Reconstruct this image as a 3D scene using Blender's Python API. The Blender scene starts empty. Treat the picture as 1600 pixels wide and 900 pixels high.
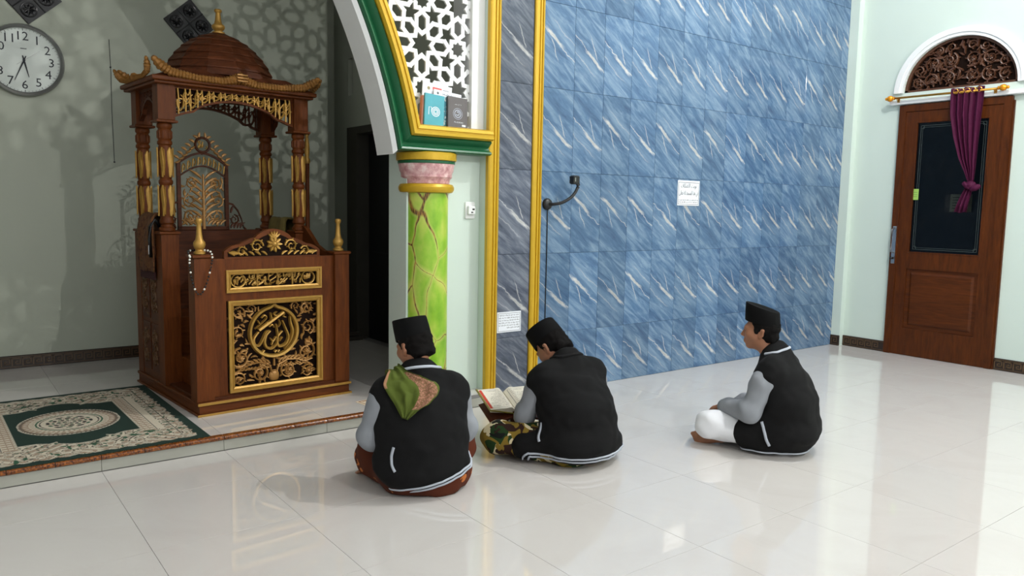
import bpy, bmesh, math, random
import numpy as np
from mathutils import Vector, Matrix
random.seed(7); np.random.seed(7)
SC = bpy.context.scene
COL = SC.collection
PI = math.pi

# ------------------------------------------------------------------ camera
cam_d = bpy.data.cameras.new('camera'); cam = bpy.data.objects.new('camera', cam_d); COL.objects.link(cam)
cam_d.sensor_width = 36.0; cam_d.lens = 1202.0 / 1600.0 * 36.0; cam_d.clip_start = 0.05
Rr = (0.796941, -0.603777, 0.018399); Rd = (-0.048423, -0.094217, -0.994373); Rf = (0.602113, 0.791566, -0.104322)
cam.matrix_world = Matrix(((Rr[0], -Rd[0], -Rf[0], -3.5752), (Rr[1], -Rd[1], -Rf[1], -4.37794), (Rr[2], -Rd[2], -Rf[2], 1.38628), (0, 0, 0, 1)))
SC.camera = cam
# ------------------------------------------------------------------ world: night outside
w = bpy.data.worlds.new('world'); SC.world = w; w.use_nodes = True
w.node_tree.nodes['Background'].inputs[0].default_value = (0.006, 0.008, 0.012, 1)
w.node_tree.nodes['Background'].inputs[1].default_value = 1.0
SC.view_settings.view_transform = 'Standard'; SC.view_settings.look = 'None'
SC.view_settings.exposure = 0.38; SC.view_settings.gamma = 1.0; SC.view_settings.use_curve_mapping = False
# lamps of the hall, door-side and rear ones added as fill (position, watts, bulb radius); each is built as a pendant bulb further down
LAMPS = [((1.4, -2.7, 5.2), 250, .022), ((-.7, -6.4, 3.8), 235, .017), ((2.7, -5.4, 4.2), 105, .03), ((-4.6, -7.4, 4.3), 70, .03)]

# ------------------------------------------------------------------ helpers
class MB:
    def __init__(s): s.v = []; s.f = []; s.m = []; s.cur = 0
    def add(s, vs, fs, M=None):
        b = len(s.v)
        if M is not None: vs = [tuple(M @ Vector(q)) for q in vs]
        s.v += [tuple(q) for q in vs]; s.f += [tuple(b + i for i in f) for f in fs]; s.m += [s.cur] * len(fs); return s
    def box(s, x0, x1, y0, y1, z0, z1, M=None):
        return s.add([(x0,y0,z0),(x1,y0,z0),(x1,y1,z0),(x0,y1,z0),(x0,y0,z1),(x1,y0,z1),(x1,y1,z1),(x0,y1,z1)],
                     [(0,3,2,1),(4,5,6,7),(0,1,5,4),(1,2,6,5),(2,3,7,6),(3,0,4,7)], M)
    def bbox(s, x0, x1, y0, y1, z0, z1, b=0.004, M=None):   # box with bevelled edges (top/bottom loops)
        vs = []; fs = []
        for z, i in ((z0, b), (z0 + b, 0), (z1 - b, 0), (z1, b)):
            vs += [(x0+i,y0+i,z),(x1-i,y0+i,z),(x1-i,y1-i,z),(x0+i,y1-i,z)]
        for k in range(3):
            for j in range(4): fs.append((k*4+j, k*4+(j+1)%4, k*4+4+(j+1)%4, k*4+4+j))
        fs += [(3,2,1,0), (12,13,14,15)]
        return s.add(vs, fs, M)
    def lathe(s, prof, c=(0,0,0), n=20, sx=1, sy=1, M=None, cap=True):
        vs = []; fs = []; k = len(prof)
        for r, z in prof:
            for j in range(n):
                a = 2*PI*j/n; vs.append((c[0]+r*math.cos(a)*sx, c[1]+r*math.sin(a)*sy, c[2]+z))
        for i in range(k-1):
            for j in range(n): fs.append((i*n+j, i*n+(j+1)%n, (i+1)*n+(j+1)%n, (i+1)*n+j))
        if cap: fs += [tuple(range(n-1,-1,-1)), tuple((k-1)*n+j for j in range(n))]
        return s.add(vs, fs, M)
    def tube(s, pts, r, n=8, M=None, cap=True):
        P = [Vector([float(c) for c in q]) for q in pts]; k = len(P); rs = r if hasattr(r, '__len__') else [r]*k
        vs = []; fs = []; up = Vector((0.0137, 0.021, 1))
        for i in range(k):
            t = (P[min(i+1,k-1)] - P[max(i-1,0)]).normalized()
            a = t.cross(up)
            if a.length < 1e-4: a = t.cross(Vector((1,0,0)))
            a.normalize(); b = t.cross(a)
            for j in range(n):
                q = 2*PI*j/n; vs.append(tuple(P[i] + float(rs[i])*(a*math.cos(q) + b*math.sin(q))))
        for i in range(k-1):
            for j in range(n): fs.append((i*n+j, i*n+(j+1)%n, (i+1)*n+(j+1)%n, (i+1)*n+j))
        if cap: fs += [tuple(range(n-1,-1,-1)), tuple((k-1)*n+j for j in range(n))]
        return s.add(vs, fs, M)
    def prism(s, poly, y0, y1, M=None):      # polygon in x,z extruded along y
        n = len(poly); vs = [(x, y0, z) for x, z in poly] + [(x, y1, z) for x, z in poly]
        return s.add(vs, [tuple(range(n)), tuple(range(2*n-1, n-1, -1))] + [(j, n+j, n+(j+1)%n, (j+1)%n) for j in range(n)], M)
    def strip(s, a, b, y0, y1, M=None):      # solid between two polylines a, b (x,z), thickness y0..y1
        n = len(a); vs = [(x,y0,z) for x,z in a] + [(x,y0,z) for x,z in b] + [(x,y1,z) for x,z in a] + [(x,y1,z) for x,z in b]; fs = []
        for i in range(n-1):
            fs += [(i,i+1,n+i+1,n+i), (2*n+i,3*n+i,3*n+i+1,2*n+i+1), (i,2*n+i,2*n+i+1,i+1), (n+i,n+i+1,3*n+i+1,3*n+i)]
        fs += [(0,n,3*n,2*n), (n-1,3*n-1,4*n-1,2*n-1)]
        return s.add(vs, fs, M)
    def ribbon(s, pts, wd, y0, h, M=None, base=0.0):   # half-round carved stroke in x,z, ridge towards -y
        k = len(pts)
        if k < 2: return s
        wl = wd if hasattr(wd, '__len__') else [wd]*k
        vs = []; fs = []
        for i in range(k):
            ax, az = pts[min(i+1,k-1)]; bx, bz = pts[max(i-1,0)]
            dx, dz = ax-bx, az-bz; l = math.hypot(dx, dz) or 1e-6; nx, nz = -dz/l, dx/l
            x, z = pts[i]; q = wl[i]*0.5
            vs += [(x+nx*q, y0, z+nz*q), (x+nx*q*.55, y0-h*.85, z+nz*q*.55), (x-nx*q*.55, y0-h, z-nz*q*.55), (x-nx*q, y0, z-nz*q)]
        for i in range(k-1):
            for j in range(3): fs.append((i*4+j, i*4+j+1, i*4+4+j+1, i*4+4+j))
            fs.append((i*4+3, i*4, i*4+4, i*4+7))
        fs += [(0,1,2,3), tuple((k-1)*4+j for j in (3,2,1,0))]
        return s.add(vs, fs, M)
    def build(s, name, mat, parent=None, smooth=False, loc=None):
        me = bpy.data.meshes.new(name); me.from_pydata(s.v, [], s.f)
        mats = mat if isinstance(mat, (list, tuple)) else [mat]
        for m in mats: me.materials.append(m)
        if len(mats) > 1: me.polygons.foreach_set('material_index', s.m)
        fix(me)
        return link(name, me, parent, smooth, loc)
def fix(me):
    bm = bmesh.new(); bm.from_mesh(me); bmesh.ops.recalc_face_normals(bm, faces=bm.faces); bm.to_mesh(me); bm.free(); me.update()
def link(name, me, parent=None, smooth=False, loc=None):
    o = bpy.data.objects.new(name, me); COL.objects.link(o)
    if parent: o.parent = parent
    if loc is not None: o.location = loc
    if smooth is True: me.polygons.foreach_set('use_smooth', [True]*len(me.polygons))
    elif smooth:
        me.polygons.foreach_set('use_smooth', [True]*len(me.polygons)); me.set_sharp_from_angle(angle=math.radians(smooth))
    return o
def tag(o, label=None, cat=None, group=None, kind=None):
    if label: o['label'] = label
    if cat: o['category'] = cat
    if group: o['group'] = group
    if kind: o['kind'] = kind
    return o
def thing(name, label, cat, loc=(0,0,0), rz=0.0, group=None, kind=None):
    o = bpy.data.objects.new(name, None); COL.objects.link(o); o.empty_display_size = .05
    o.location = loc; o.rotation_euler = (0,0,rz); return tag(o, label, cat, group, kind)
def copyobj(o, parent, loc=None):
    c = o.copy(); COL.objects.link(c); c.parent = parent
    if loc is not None: c.location = loc
    return c

# ------------------------------------------------------------------ materials
def s2l(c):
    return tuple((x/255/12.92 if x/255 <= .04045 else ((x/255+.055)/1.055)**2.4) for x in c)
class NT:
    def __init__(s, name):
        s.mat = bpy.data.materials.new(name); s.mat.use_nodes = True; s.t = s.mat.node_tree; s.b = s.t.nodes['Principled BSDF']
    def n(s, typ, **kw):
        q = s.t.nodes.new(typ)
        for k, v in kw.items():
            if k.startswith('i_'):
                key = k[2:]; key = int(key) if key.isdigit() else key.replace('_', ' '); s.set(q.inputs[key], v)
            else: setattr(q, k, v)
        return q
    def set(s, inp, v):
        if isinstance(v, bpy.types.NodeSocket): s.t.links.new(v, inp)
        elif isinstance(v, bpy.types.Node): s.t.links.new(v.outputs[0], inp)
        elif hasattr(v, '__len__') and len(v) == 3 and inp.type == 'RGBA': inp.default_value = (*v, 1)
        else: inp.default_value = v
    def p(s, **kw):
        for k, v in kw.items(): s.set(s.b.inputs[{'col':'Base Color','rough':'Roughness','metal':'Metallic','ior':'IOR','spec':'Specular IOR Level','alpha':'Alpha','trans':'Transmission Weight','coat':'Coat Weight','coatr':'Coat Roughness','sheen':'Sheen Weight','emc':'Emission Color','ems':'Emission Strength','normal':'Normal'}[k]], v)
        return s
    def math(s, op, a, b=0.0, c=0.0, clamp=False):
        q = s.n('ShaderNodeMath', operation=op, use_clamp=clamp); s.set(q.inputs[0], a); s.set(q.inputs[1], b)
        if len(q.inputs) > 2: s.set(q.inputs[2], c)
        return q.outputs[0]
    def mix(s, f, a, b):
        q = s.n('ShaderNodeMix', data_type='RGBA'); s.set(q.inputs[0], f); s.set(q.inputs[6], a); s.set(q.inputs[7], b); return q.outputs[2]
    def ramp(s, f, stops):
        q = s.n('ShaderNodeValToRGB'); e = q.color_ramp.elements
        while len(e) < len(stops): e.new(.5)
        for el, (pos, c) in zip(e, stops): el.position = pos; el.color = (*c, 1) if hasattr(c, '__len__') else (c, c, c, 1)
        s.set(q.inputs[0], f); return q.outputs[0]
    def coords(s, kind='Object', scale=(1,1,1), rot=(0,0,0), loc=(0,0,0)):
        tc = s.n('ShaderNodeTexCoord'); m = s.n('ShaderNodeMapping'); s.set(m.inputs[0], tc.outputs[kind])
        m.inputs[1].default_value = loc; m.inputs[2].default_value = rot; m.inputs[3].default_value = scale; return m.outputs[0]
    def noise(s, vec=None, scale=5, detail=3, rough=.5, dist=0.0):
        q = s.n('ShaderNodeTexNoise'); q.inputs['Scale'].default_value = scale; q.inputs['Detail'].default_value = detail
        q.inputs['Roughness'].default_value = rough; q.inputs['Distortion'].default_value = dist
        if vec is not None: s.set(q.inputs['Vector'], vec)
        return q.outputs[0]
    def bump(s, h, strength=.2, dist=.01):
        q = s.n('ShaderNodeBump'); q.inputs['Strength'].default_value = strength; q.inputs['Distance'].default_value = dist; s.set(q.inputs['Height'], h); s.set(s.b.inputs['Normal'], q.outputs[0]); return s
def plain(name, c, rough=.5, metal=0, var=.06, scale=8, bump=0.0, bscale=60, spec=.5, **kw):
    t = NT(name); v = t.coords('Object'); c = s2l(c); n = t.noise(v, scale, 3)
    t.p(col=t.mix(n, tuple(x*(1-var) for x in c), tuple(min(1, x*(1+var)) for x in c)), rough=rough, metal=metal, spec=spec, **kw)
    if bump: t.bump(t.noise(v, bscale, 2), bump, .004)
    return t.mat
def wood(name, c1, c2, rough=.48, axis='z', scale=1.0):
    t = NT(name); sc = {'z': (9,9,.9), 'x': (.9,9,9), 'y': (9,.9,9)}[axis]
    v = t.coords('Object', tuple(q*scale for q in sc)); n = t.noise(v, 3.0, 5, .6, 1.2); n2 = t.noise(v, 14, 2)
    f = t.math('ADD', t.math('MULTIPLY', n, .75), t.math('MULTIPLY', n2, .25))
    t.p(col=t.ramp(f, [(.32, s2l(c1)), (.68, s2l(c2))]), rough=rough, spec=.2); t.bump(n2, .06, .004); return t.mat
M = {}
M['cream'] = plain('cream_paint', (228, 230, 231), .7, var=.01)
M['mint'] = plain('mint_paint', (205, 220, 211), .55, var=.02, scale=3, bump=.04, bscale=25)
M['white'] = plain('white_paint', (233, 236, 236), .5, var=.015, bump=.03, bscale=30)
M['niche'] = plain('grey_green_paint', (172, 178, 163), .6, var=.03, scale=2, bump=.04, bscale=20)
M['ceil'] = plain('ceiling_paint', (234, 235, 236), .8, var=.01)
M['gold_paint'] = plain('gold_paint', (196, 158, 32), .38, metal=.25, var=.08, scale=25, bump=.06, bscale=40)
M['green_paint'] = plain('green_paint', (16, 88, 52), .35, var=.12, scale=12, bump=.05, bscale=30)
M['carve_gold'] = plain('carved_gold', (172, 132, 60), .4, metal=.4, var=.25, scale=30)
M['carve_bronze'] = plain('carved_bronze', (162, 118, 62), .45, metal=.3, var=.25, scale=30)
M['gilt_rope'] = plain('gilded_rope', (142, 98, 44), .42, metal=.35, var=.35, scale=40)
M['dim_relief'] = plain('dim_relief', (92, 62, 34), .5, metal=.2, var=.25, scale=30)  # gilding of the side reliefs, with their dimness put into the colour
M['dark_recess'] = plain('dark_brown_wood', (24, 12, 6), .8, var=.2, spec=.1)  # near-black brown for the backings behind carving
M['wood'] = wood('teak_upright', (74, 34, 9), (108, 56, 18))
M['wood_x'] = wood('teak_across', (74, 34, 9), (108, 56, 18), axis='x')
M['wood_y'] = wood('teak_along', (70, 32, 9), (100, 52, 17), axis='y')
M['wood_dark'] = wood('teak_dark', (58, 29, 14), (90, 46, 22), axis='x')  # dark wood; on the pulpit canopy, weaker light is put into the colour
M['door_wood'] = wood('door_teak', (58, 26, 8), (90, 45, 13), rough=.38)
M['door_wood_x'] = wood('door_teak_across', (58, 26, 8), (90, 45, 13), rough=.38, axis='x')
M['transom_wood'] = plain('transom_wood', (84, 52, 34), .4, var=.3, scale=20)
M['black'] = plain('black_plastic', (14, 14, 15), .4)
M['black_door'] = plain('black_door_paint', (15, 15, 17), .45, var=.1)
M['frame_grey'] = plain('weathered_frame', (62, 60, 52), .6, var=.25, scale=6)
M['steel'] = plain('brushed_steel', (190, 192, 195), .28, metal=1.0)
M['chrome_rim'] = plain('silver_rim', (150, 152, 150), .35, metal=.7)
M['brass'] = plain('brass', (190, 140, 60), .3, metal=.9, var=.1)
M['amber'] = plain('amber_knob', (230, 150, 20), .2, metal=.4, var=.1)
M['paper'] = plain('paper', (232, 236, 242), .6, var=.01)
M['ink'] = plain('ink', (40, 44, 52), .7, var=0.0)
M['cream_paper'] = plain('cream_paper', (226, 220, 205), .65, var=.03)
M['grout'] = plain('grout', (120, 118, 116), .8)
M['grout_blue'] = plain('grout_dark', (58, 70, 92), .8)
M['key_dark'] = plain('baseboard_dark', (40, 27, 20), .35, var=.2, scale=15)
M['key_tan'] = plain('baseboard_key', (92, 70, 44), .4, var=.15)
def rod_mat():
    t = NT('glass_dark'); t.p(col=(.3,.35,.33), rough=.03, trans=1.0, ior=1.22); return t.mat
M['glass'] = rod_mat()
def floor_mat():
    t = NT('polished_floor_tile'); oi = t.n('ShaderNodeObjectInfo'); v = t.coords('Object')
    off = t.n('ShaderNodeVectorMath', operation='ADD'); t.set(off.inputs[0], v); sc = t.n('ShaderNodeVectorMath', operation='SCALE'); t.set(sc.inputs[0], oi.outputs['Location']); sc.inputs['Scale'].default_value = 3.7; t.set(off.inputs[1], sc.outputs[0])
    n = t.noise(off.outputs[0], 1.6, 5, .6, 1.5)
    t.p(col=t.ramp(n, [(.3, s2l((203,198,194))), (.55, s2l((207,203,199))), (.75, s2l((205,200,196)))]), rough=.02, ior=1.85); return t.mat
M['floor'] = floor_mat()
def riser_mat():
    t = NT('riser_tile'); t.p(col=s2l((158,158,148)), rough=.12); return t.mat
M['riser'] = riser_mat()
def marble(name, dark, mid, light, vein):
    # printed marble tile: slanted streaks and one pale vein, print shifted from tile to tile through the object colour
    t = NT(name); oi = t.n('ShaderNodeObjectInfo'); sep = t.n('ShaderNodeSeparateColor'); t.set(sep.inputs[0], oi.outputs['Color'])
    tc = t.n('ShaderNodeTexCoord'); sx = t.n('ShaderNodeSeparateXYZ'); t.set(sx.inputs[0], tc.outputs['Object'])
    sgn = t.math('SUBTRACT', t.math('MULTIPLY', t.math('GREATER_THAN', sep.outputs[0], .78), -2.0), -1.0)
    x = t.math('MULTIPLY', sx.outputs[0], sgn); z = t.math('MULTIPLY', sx.outputs[2], sgn)
    ang = math.radians(-37); ca, sa = math.cos(ang), math.sin(ang)
    along = t.math('ADD', t.math('MULTIPLY', x, ca), t.math('MULTIPLY', z, sa))
    across = t.math('SUBTRACT', t.math('MULTIPLY', z, ca), t.math('MULTIPLY', x, sa))
    cv = t.n('ShaderNodeCombineXYZ'); t.set(cv.inputs[0], t.math('MULTIPLY', along, 1.0)); t.set(cv.inputs[1], t.math('MULTIPLY', across, 5.5)); t.set(cv.inputs[2], t.math('MULTIPLY', sep.outputs[1], 1.2))
    n1 = t.noise(cv.outputs[0], 3.2, 5, .62, .5)
    n2 = t.noise(cv.outputs[0], 11, 4, .65, .8)
    cv2 = t.n('ShaderNodeCombineXYZ'); t.set(cv2.inputs[0], x); t.set(cv2.inputs[1], z); t.set(cv2.inputs[2], t.math('MULTIPLY', sep.outputs[1], .3))
    wob = t.noise(cv2.outputs[0], 9, 4, .6)
    f = t.math('ADD', t.math('MULTIPLY', n1, .78), t.math('MULTIPLY', n2, .22))
    base = t.ramp(f, [(.30, s2l(dark)), (.48, s2l(mid)), (.66, s2l(light)), (.8, s2l(tuple(min(255, q+22) for q in light)))])
    # veins
    def veinmask(off, wid, lo, hi, wobamp):
        d = t.math('ABSOLUTE', t.math('ADD', t.math('ADD', across, off), t.math('MULTIPLY', t.math('SUBTRACT', wob, .5), wobamp)))
        m = t.math('SUBTRACT', 1.0, t.math('DIVIDE', d, wid), clamp=True)
        lim = t.n('ShaderNodeMapRange', interpolation_type='SMOOTHSTEP'); t.set(lim.inputs[0], along); lim.inputs[1].default_value = lo[0]; lim.inputs[2].default_value = lo[1]
        lim2 = t.n('ShaderNodeMapRange', interpolation_type='SMOOTHSTEP'); t.set(lim2.inputs[0], along); lim2.inputs[1].default_value = hi[0]; lim2.inputs[2].default_value = hi[1]; lim2.inputs[3].default_value = 1; lim2.inputs[4].default_value = 0
        return t.math('MULTIPLY', t.math('MULTIPLY', m, lim.outputs[0]), lim2.outputs[0], clamp=True)
    brk = t.math('MULTIPLY', t.noise(cv.outputs[0], 5, 2), 2.4, clamp=True)
    v1 = t.math('MULTIPLY', veinmask(.02, .017, (-.06,.03), (.12,.2), .05), 1.25, clamp=True)
    v2 = t.math('MULTIPLY', veinmask(.012, .005, (-.22,-.16), (.2,.3), .07), .85)
    v3 = t.math('MULTIPLY', veinmask(.105, .006, (-.3,-.2), (.1,.2), .06), .4)
    v = t.math('MULTIPLY', t.math('MAXIMUM', t.math('MAXIMUM', v1, v2), v3), brk, clamp=True)
    # branch that runs down into the vein, pale band under it, grey heart of the vein
    bd_ = t.math('ABSOLUTE', t.math('ADD', t.math('SUBTRACT', x, .055), t.math('ADD', t.math('MULTIPLY', z, .42), t.math('MULTIPLY', t.math('SUBTRACT', wob, .5), .06))))
    bm = t.math('SUBTRACT', 1.0, t.math('DIVIDE', bd_, .0065), clamp=True)
    l1 = t.n('ShaderNodeMapRange', interpolation_type='SMOOTHSTEP'); t.set(l1.inputs[0], z); l1.inputs[1].default_value = -.06; l1.inputs[2].default_value = -.03
    l2 = t.n('ShaderNodeMapRange', interpolation_type='SMOOTHSTEP'); t.set(l2.inputs[0], z); l2.inputs[1].default_value = .06; l2.inputs[2].default_value = .13; l2.inputs[3].default_value = 1; l2.inputs[4].default_value = 0
    br = t.math('MULTIPLY', t.math('MULTIPLY', bm, l1.outputs[0]), t.math('MULTIPLY', l2.outputs[0], .8), clamp=True)
    band = veinmask(.095, .055, (-.25,-.1), (.1,.3), .03)
    base = t.mix(t.math('MULTIPLY', band, .5), base, s2l(light))
    heart = veinmask(.02, .006, (-.01,.04), (.09,.14), .05)
    v = t.math('MULTIPLY', t.math('MAXIMUM', v, br), .72)
    col = t.mix(v, base, t.mix(t.math('MULTIPLY', heart, .75), s2l(vein), s2l((150, 146, 132))))
    tint = t.math('ADD', .82, t.math('MULTIPLY', sep.outputs[2], .24))
    hs = t.n('ShaderNodeHueSaturation'); t.set(hs.inputs['Color'], col); t.set(hs.inputs['Value'], tint)
    t.p(col=hs.outputs[0], rough=.07, spec=.3); return t.mat
M['blue_tile'] = marble('blue_marble_tile', (54, 79, 112), (82, 111, 143), (124, 149, 173), (222, 218, 208))
M['grey_tile'] = marble('grey_marble_tile', (52, 58, 72), (86, 93, 108), (128, 134, 146), (216, 216, 214))
def edging_mat():
    t = NT('brown_edging'); v = t.coords('Object'); n = t.noise(v, 90, 2)
    t.p(col=t.ramp(n, [(.35, s2l((66,30,10))), (.65, s2l((150,84,30)))]), rough=.15); t.bump(n, .5, .004); return t.mat
M['edging'] = edging_mat()
def vcol(name, rough=.8, bump=0.0, bs=300, **kw):
    t = NT(name); a = t.n('ShaderNodeAttribute', attribute_name='Col'); t.p(col=a.outputs['Color'], rough=rough, **kw)
    if bump: t.bump(t.noise(t.coords('Object'), bs, 2), bump, .003)
    return t.mat
# ------------------------------------------------------------------ arabic lettering
AR = {'ا':(0xFE8D,0xFE8E,0,0),'أ':(0xFE83,0xFE84,0,0),'إ':(0xFE87,0xFE88,0,0),'ب':(0xFE8F,0xFE90,0xFE91,0xFE92),'ت':(0xFE95,0xFE96,0xFE97,0xFE98),'ة':(0xFE93,0xFE94,0,0),'ج':(0xFE9D,0xFE9E,0xFE9F,0xFEA0),'ح':(0xFEA1,0xFEA2,0xFEA3,0xFEA4),'د':(0xFEA9,0xFEAA,0,0),'ذ':(0xFEAB,0xFEAC,0,0),'ر':(0xFEAD,0xFEAE,0,0),'س':(0xFEB1,0xFEB2,0xFEB3,0xFEB4),'ش':(0xFEB5,0xFEB6,0xFEB7,0xFEB8),'ص':(0xFEB9,0xFEBA,0xFEBB,0xFEBC),'ع':(0xFEC9,0xFECA,0xFECB,0xFECC),'ف':(0xFED1,0xFED2,0xFED3,0xFED4),'ك':(0xFED9,0xFEDA,0xFEDB,0xFEDC),'ل':(0xFEDD,0xFEDE,0xFEDF,0xFEE0),'م':(0xFEE1,0xFEE2,0xFEE3,0xFEE4),'ن':(0xFEE5,0xFEE6,0xFEE7,0xFEE8),'ه':(0xFEE9,0xFEEA,0xFEEB,0xFEEC),'و':(0xFEED,0xFEEE,0,0),'ي':(0xFEF1,0xFEF2,0xFEF3,0xFEF4),'ى':(0xFEEF,0xFEF0,0,0),'ئ':(0xFE89,0xFE8A,0xFE8B,0xFE8C)}
def shape_ar(txt):
    out = []; n = len(txt)
    for i, c in enumerate(txt):
        if c not in AR: out.append(c); continue
        f = AR[c]; pv = i > 0 and txt[i-1] in AR and AR[txt[i-1]][2]; nx = i < n-1 and txt[i+1] in AR and f[2]
        out.append(chr(f[3] if pv and nx else f[2] if nx else f[1] if pv else f[0]))
    return ''.join(reversed(out))
def text_mesh(s, res=2):
    c = bpy.data.curves.new('lettering', 'FONT'); c.body = s; c.resolution_u = res; o = bpy.data.objects.new('lettering', c); COL.objects.link(o)
    dg = bpy.context.evaluated_depsgraph_get(); dg.update(); me = bpy.data.meshes.new_from_object(o.evaluated_get(dg))
    v = np.array([q.co[:2] for q in me.vertices]) if len(me.vertices) else np.zeros((0,2)); f = [tuple(p.vertices) for p in me.polygons]
    bpy.data.objects.remove(o); bpy.data.curves.remove(c); bpy.data.meshes.remove(me); return v, f
def text_on(mb, s, x0, x1, z0, z1, y, keep=True, warp=None, thick=0.0):
    # lettering laid in the x,z plane at depth y, fitted to the box
    v, f = text_mesh(s)
    if not len(v): return
    lo, hi = v.min(0), v.max(0); sx = (x1-x0)/(hi[0]-lo[0]); sz = (z1-z0)/(hi[1]-lo[1])
    if keep: sx = sz = min(sx, sz)
    cx, cz = (x0+x1)/2, (z0+z1)/2; mid = (lo+hi)/2
    P = [(cx+(a-mid[0])*sx, cz+(b-mid[1])*sz) for a, b in v]
    if warp: P = [warp(a, b) for a, b in P]
    if thick:
        n = len(P); cnt = {}
        for q in f:
            for i in range(len(q)):
                e = (q[i], q[(i+1)%len(q)]); cnt[e] = cnt.get(e, 0)+1
        bd = [e for e in cnt if (e[1], e[0]) not in cnt]
        mb.add([(a, y-thick, b) for a, b in P] + [(a, y, b) for a, b in P], f + [(a, b, n+b, n+a) for a, b in bd])
    else: mb.add([(a, y, b) for a, b in P], f)
# ================================================================== the setting
X_R = 4.10; X_L = -8.2; Y_B = -9.4; Z_C = 5.5; ZP = 0.085; YS = -0.075; NB = 2.56   # right wall, left wall, rear wall, ceiling, platform top, step edge, niche back
FT = 0.6134; FX0 = -2.9222; FY0 = -1.8067
def struct(name, mb, mat, label=None, parent=None, **k):
    o = mb.build(name, mat, parent, **k); return tag(o, label, None, None, 'structure')
# ---- floor of the hall: slab with single tiles
floor = struct('floor', MB().box(X_L, X_R+.3, Y_B, YS+.02, -.12, -.004).box(-.47, X_R+.3, YS, .02, -.12, -.004), M['grout'])
def tiles(parent, xs, ys, zt, mat, gap=.0016, th=.012, name='tile', plane='z', depth=0.0, color=None):
    cache = {}
    for i in range(len(xs)-1):
        for j in range(len(ys)-1):
            w_, h_ = xs[i+1]-xs[i]-gap, ys[j+1]-ys[j]-gap
            if w_ < .01 or h_ < .01: continue
            key = (round(w_,4), round(h_,4)); b = .0003 if plane == 'z' else .0012
            if key not in cache:
                mb = MB(); hw, hh = w_/2, h_/2
                if plane == 'z':
                    mb.add([(-hw,-hh,-th),(hw,-hh,-th),(hw,hh,-th),(-hw,hh,-th),(-hw,-hh,-b),(hw,-hh,-b),(hw,hh,-b),(-hw,hh,-b),(-hw+b,-hh+b,0),(hw-b,-hh+b,0),(hw-b,hh-b,0),(-hw+b,hh-b,0)],
                           [(0,1,5,4),(1,2,6,5),(2,3,7,6),(3,0,4,7),(4,5,9,8),(5,6,10,9),(6,7,11,10),(7,4,8,11),(8,9,10,11)])
                else:
                    mb.add([(-hw,th,-hh),(hw,th,-hh),(hw,th,hh),(-hw,th,hh),(-hw,b,-hh),(hw,b,-hh),(hw,b,hh),(-hw,b,hh),(-hw+b,0,-hh+b),(hw-b,0,-hh+b),(hw-b,0,hh-b),(-hw+b,0,hh-b)],
                           [(0,1,5,4),(1,2,6,5),(2,3,7,6),(3,0,4,7),(4,5,9,8),(5,6,10,9),(6,7,11,10),(7,4,8,11),(8,9,10,11)])
                o = mb.build(name, mat, parent); cache[key] = o
            else: o = copyobj(cache[key], parent)
            cx, cy = (xs[i]+xs[i+1])/2, (ys[j]+ys[j+1])/2
            o.location = (cx, cy, zt) if plane == 'z' else (cx, depth, cy)
            if color: o.color = (*color(), 1)
def grid(lo, hi, org, st):
    k = math.floor((lo-org)/st)+1; out = [lo]
    while org+k*st < hi-1e-4:
        if org+k*st > lo+1e-4: out.append(org+k*st)
        k += 1
    return out + [hi]
XSP = FX0+4*FT
tiles(floor, grid(X_L, XSP, FX0, FT), grid(Y_B, YS, FY0, FT), 0.0, M['floor'])
tiles(floor, grid(XSP, X_R, FX0, FT), grid(Y_B, 0.0, FY0, FT), 0.0, M['floor'])
# ---- raised platform of the niche
plat = struct('floor_platform', MB().box(X_L, XSP, YS+.012, .1, -.1, ZP-.004).box(X_L, -.10, .1, 3.0, -.1, ZP-.004), M['grout'])
tiles(plat, grid(X_L, XSP, FX0, FT), grid(YS+.03, 2.95, YS+.03, FT), ZP, M['floor'])
tiles(plat, [XSP, -.25], grid(.34, 2.95, .34, FT), ZP, M['floor'])
tiles(plat, grid(X_L, -.478, FX0, FT), [0.002, .062], 0, M['riser'], plane='y', depth=YS, name='riser_tile')
e0 = MB(); L3 = FT/3-.004
prof = [(-.006,.063),(-.012,.068),(-.013,.078),(-.008,.085),(.0,.0875),(.03,.0875),(.03,.063)]
e0.add([(-L3/2, y, z) for y, z in prof] + [(L3/2, y, z) for y, z in prof], [tuple(range(7)), tuple(range(13,6,-1))] + [(j,(j+1)%7,7+(j+1)%7,7+j) for j in range(7)])
first = None
for k in range(-26, 12):
    x = FX0 + (k+.5)*FT/3
    if x < X_L+.2 or x > -.58: continue
    if first is None: first = e0.build('edging', M['edging'], plat); o = first
    else: o = copyobj(first, plat)
    o.location = (x, YS, 0)
# ---- blue tiled front wall
wf = struct('wall_front', MB().box(-.10, X_R+.12, .008, .25, 0, Z_C), M['grout_blue'])
H = 0.601; HB = 0.4511
rnd = random.Random(3)
rows = [0.0] + [HB + H*k for k in range(0, 9)] + [Z_C]
tiles(wf, [0.0+.3*k for k in range(14)] + [4.021], rows, 0, M['blue_tile'], plane='y', depth=0.0, color=lambda: (rnd.random(), rnd.random(), rnd.random()))
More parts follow.
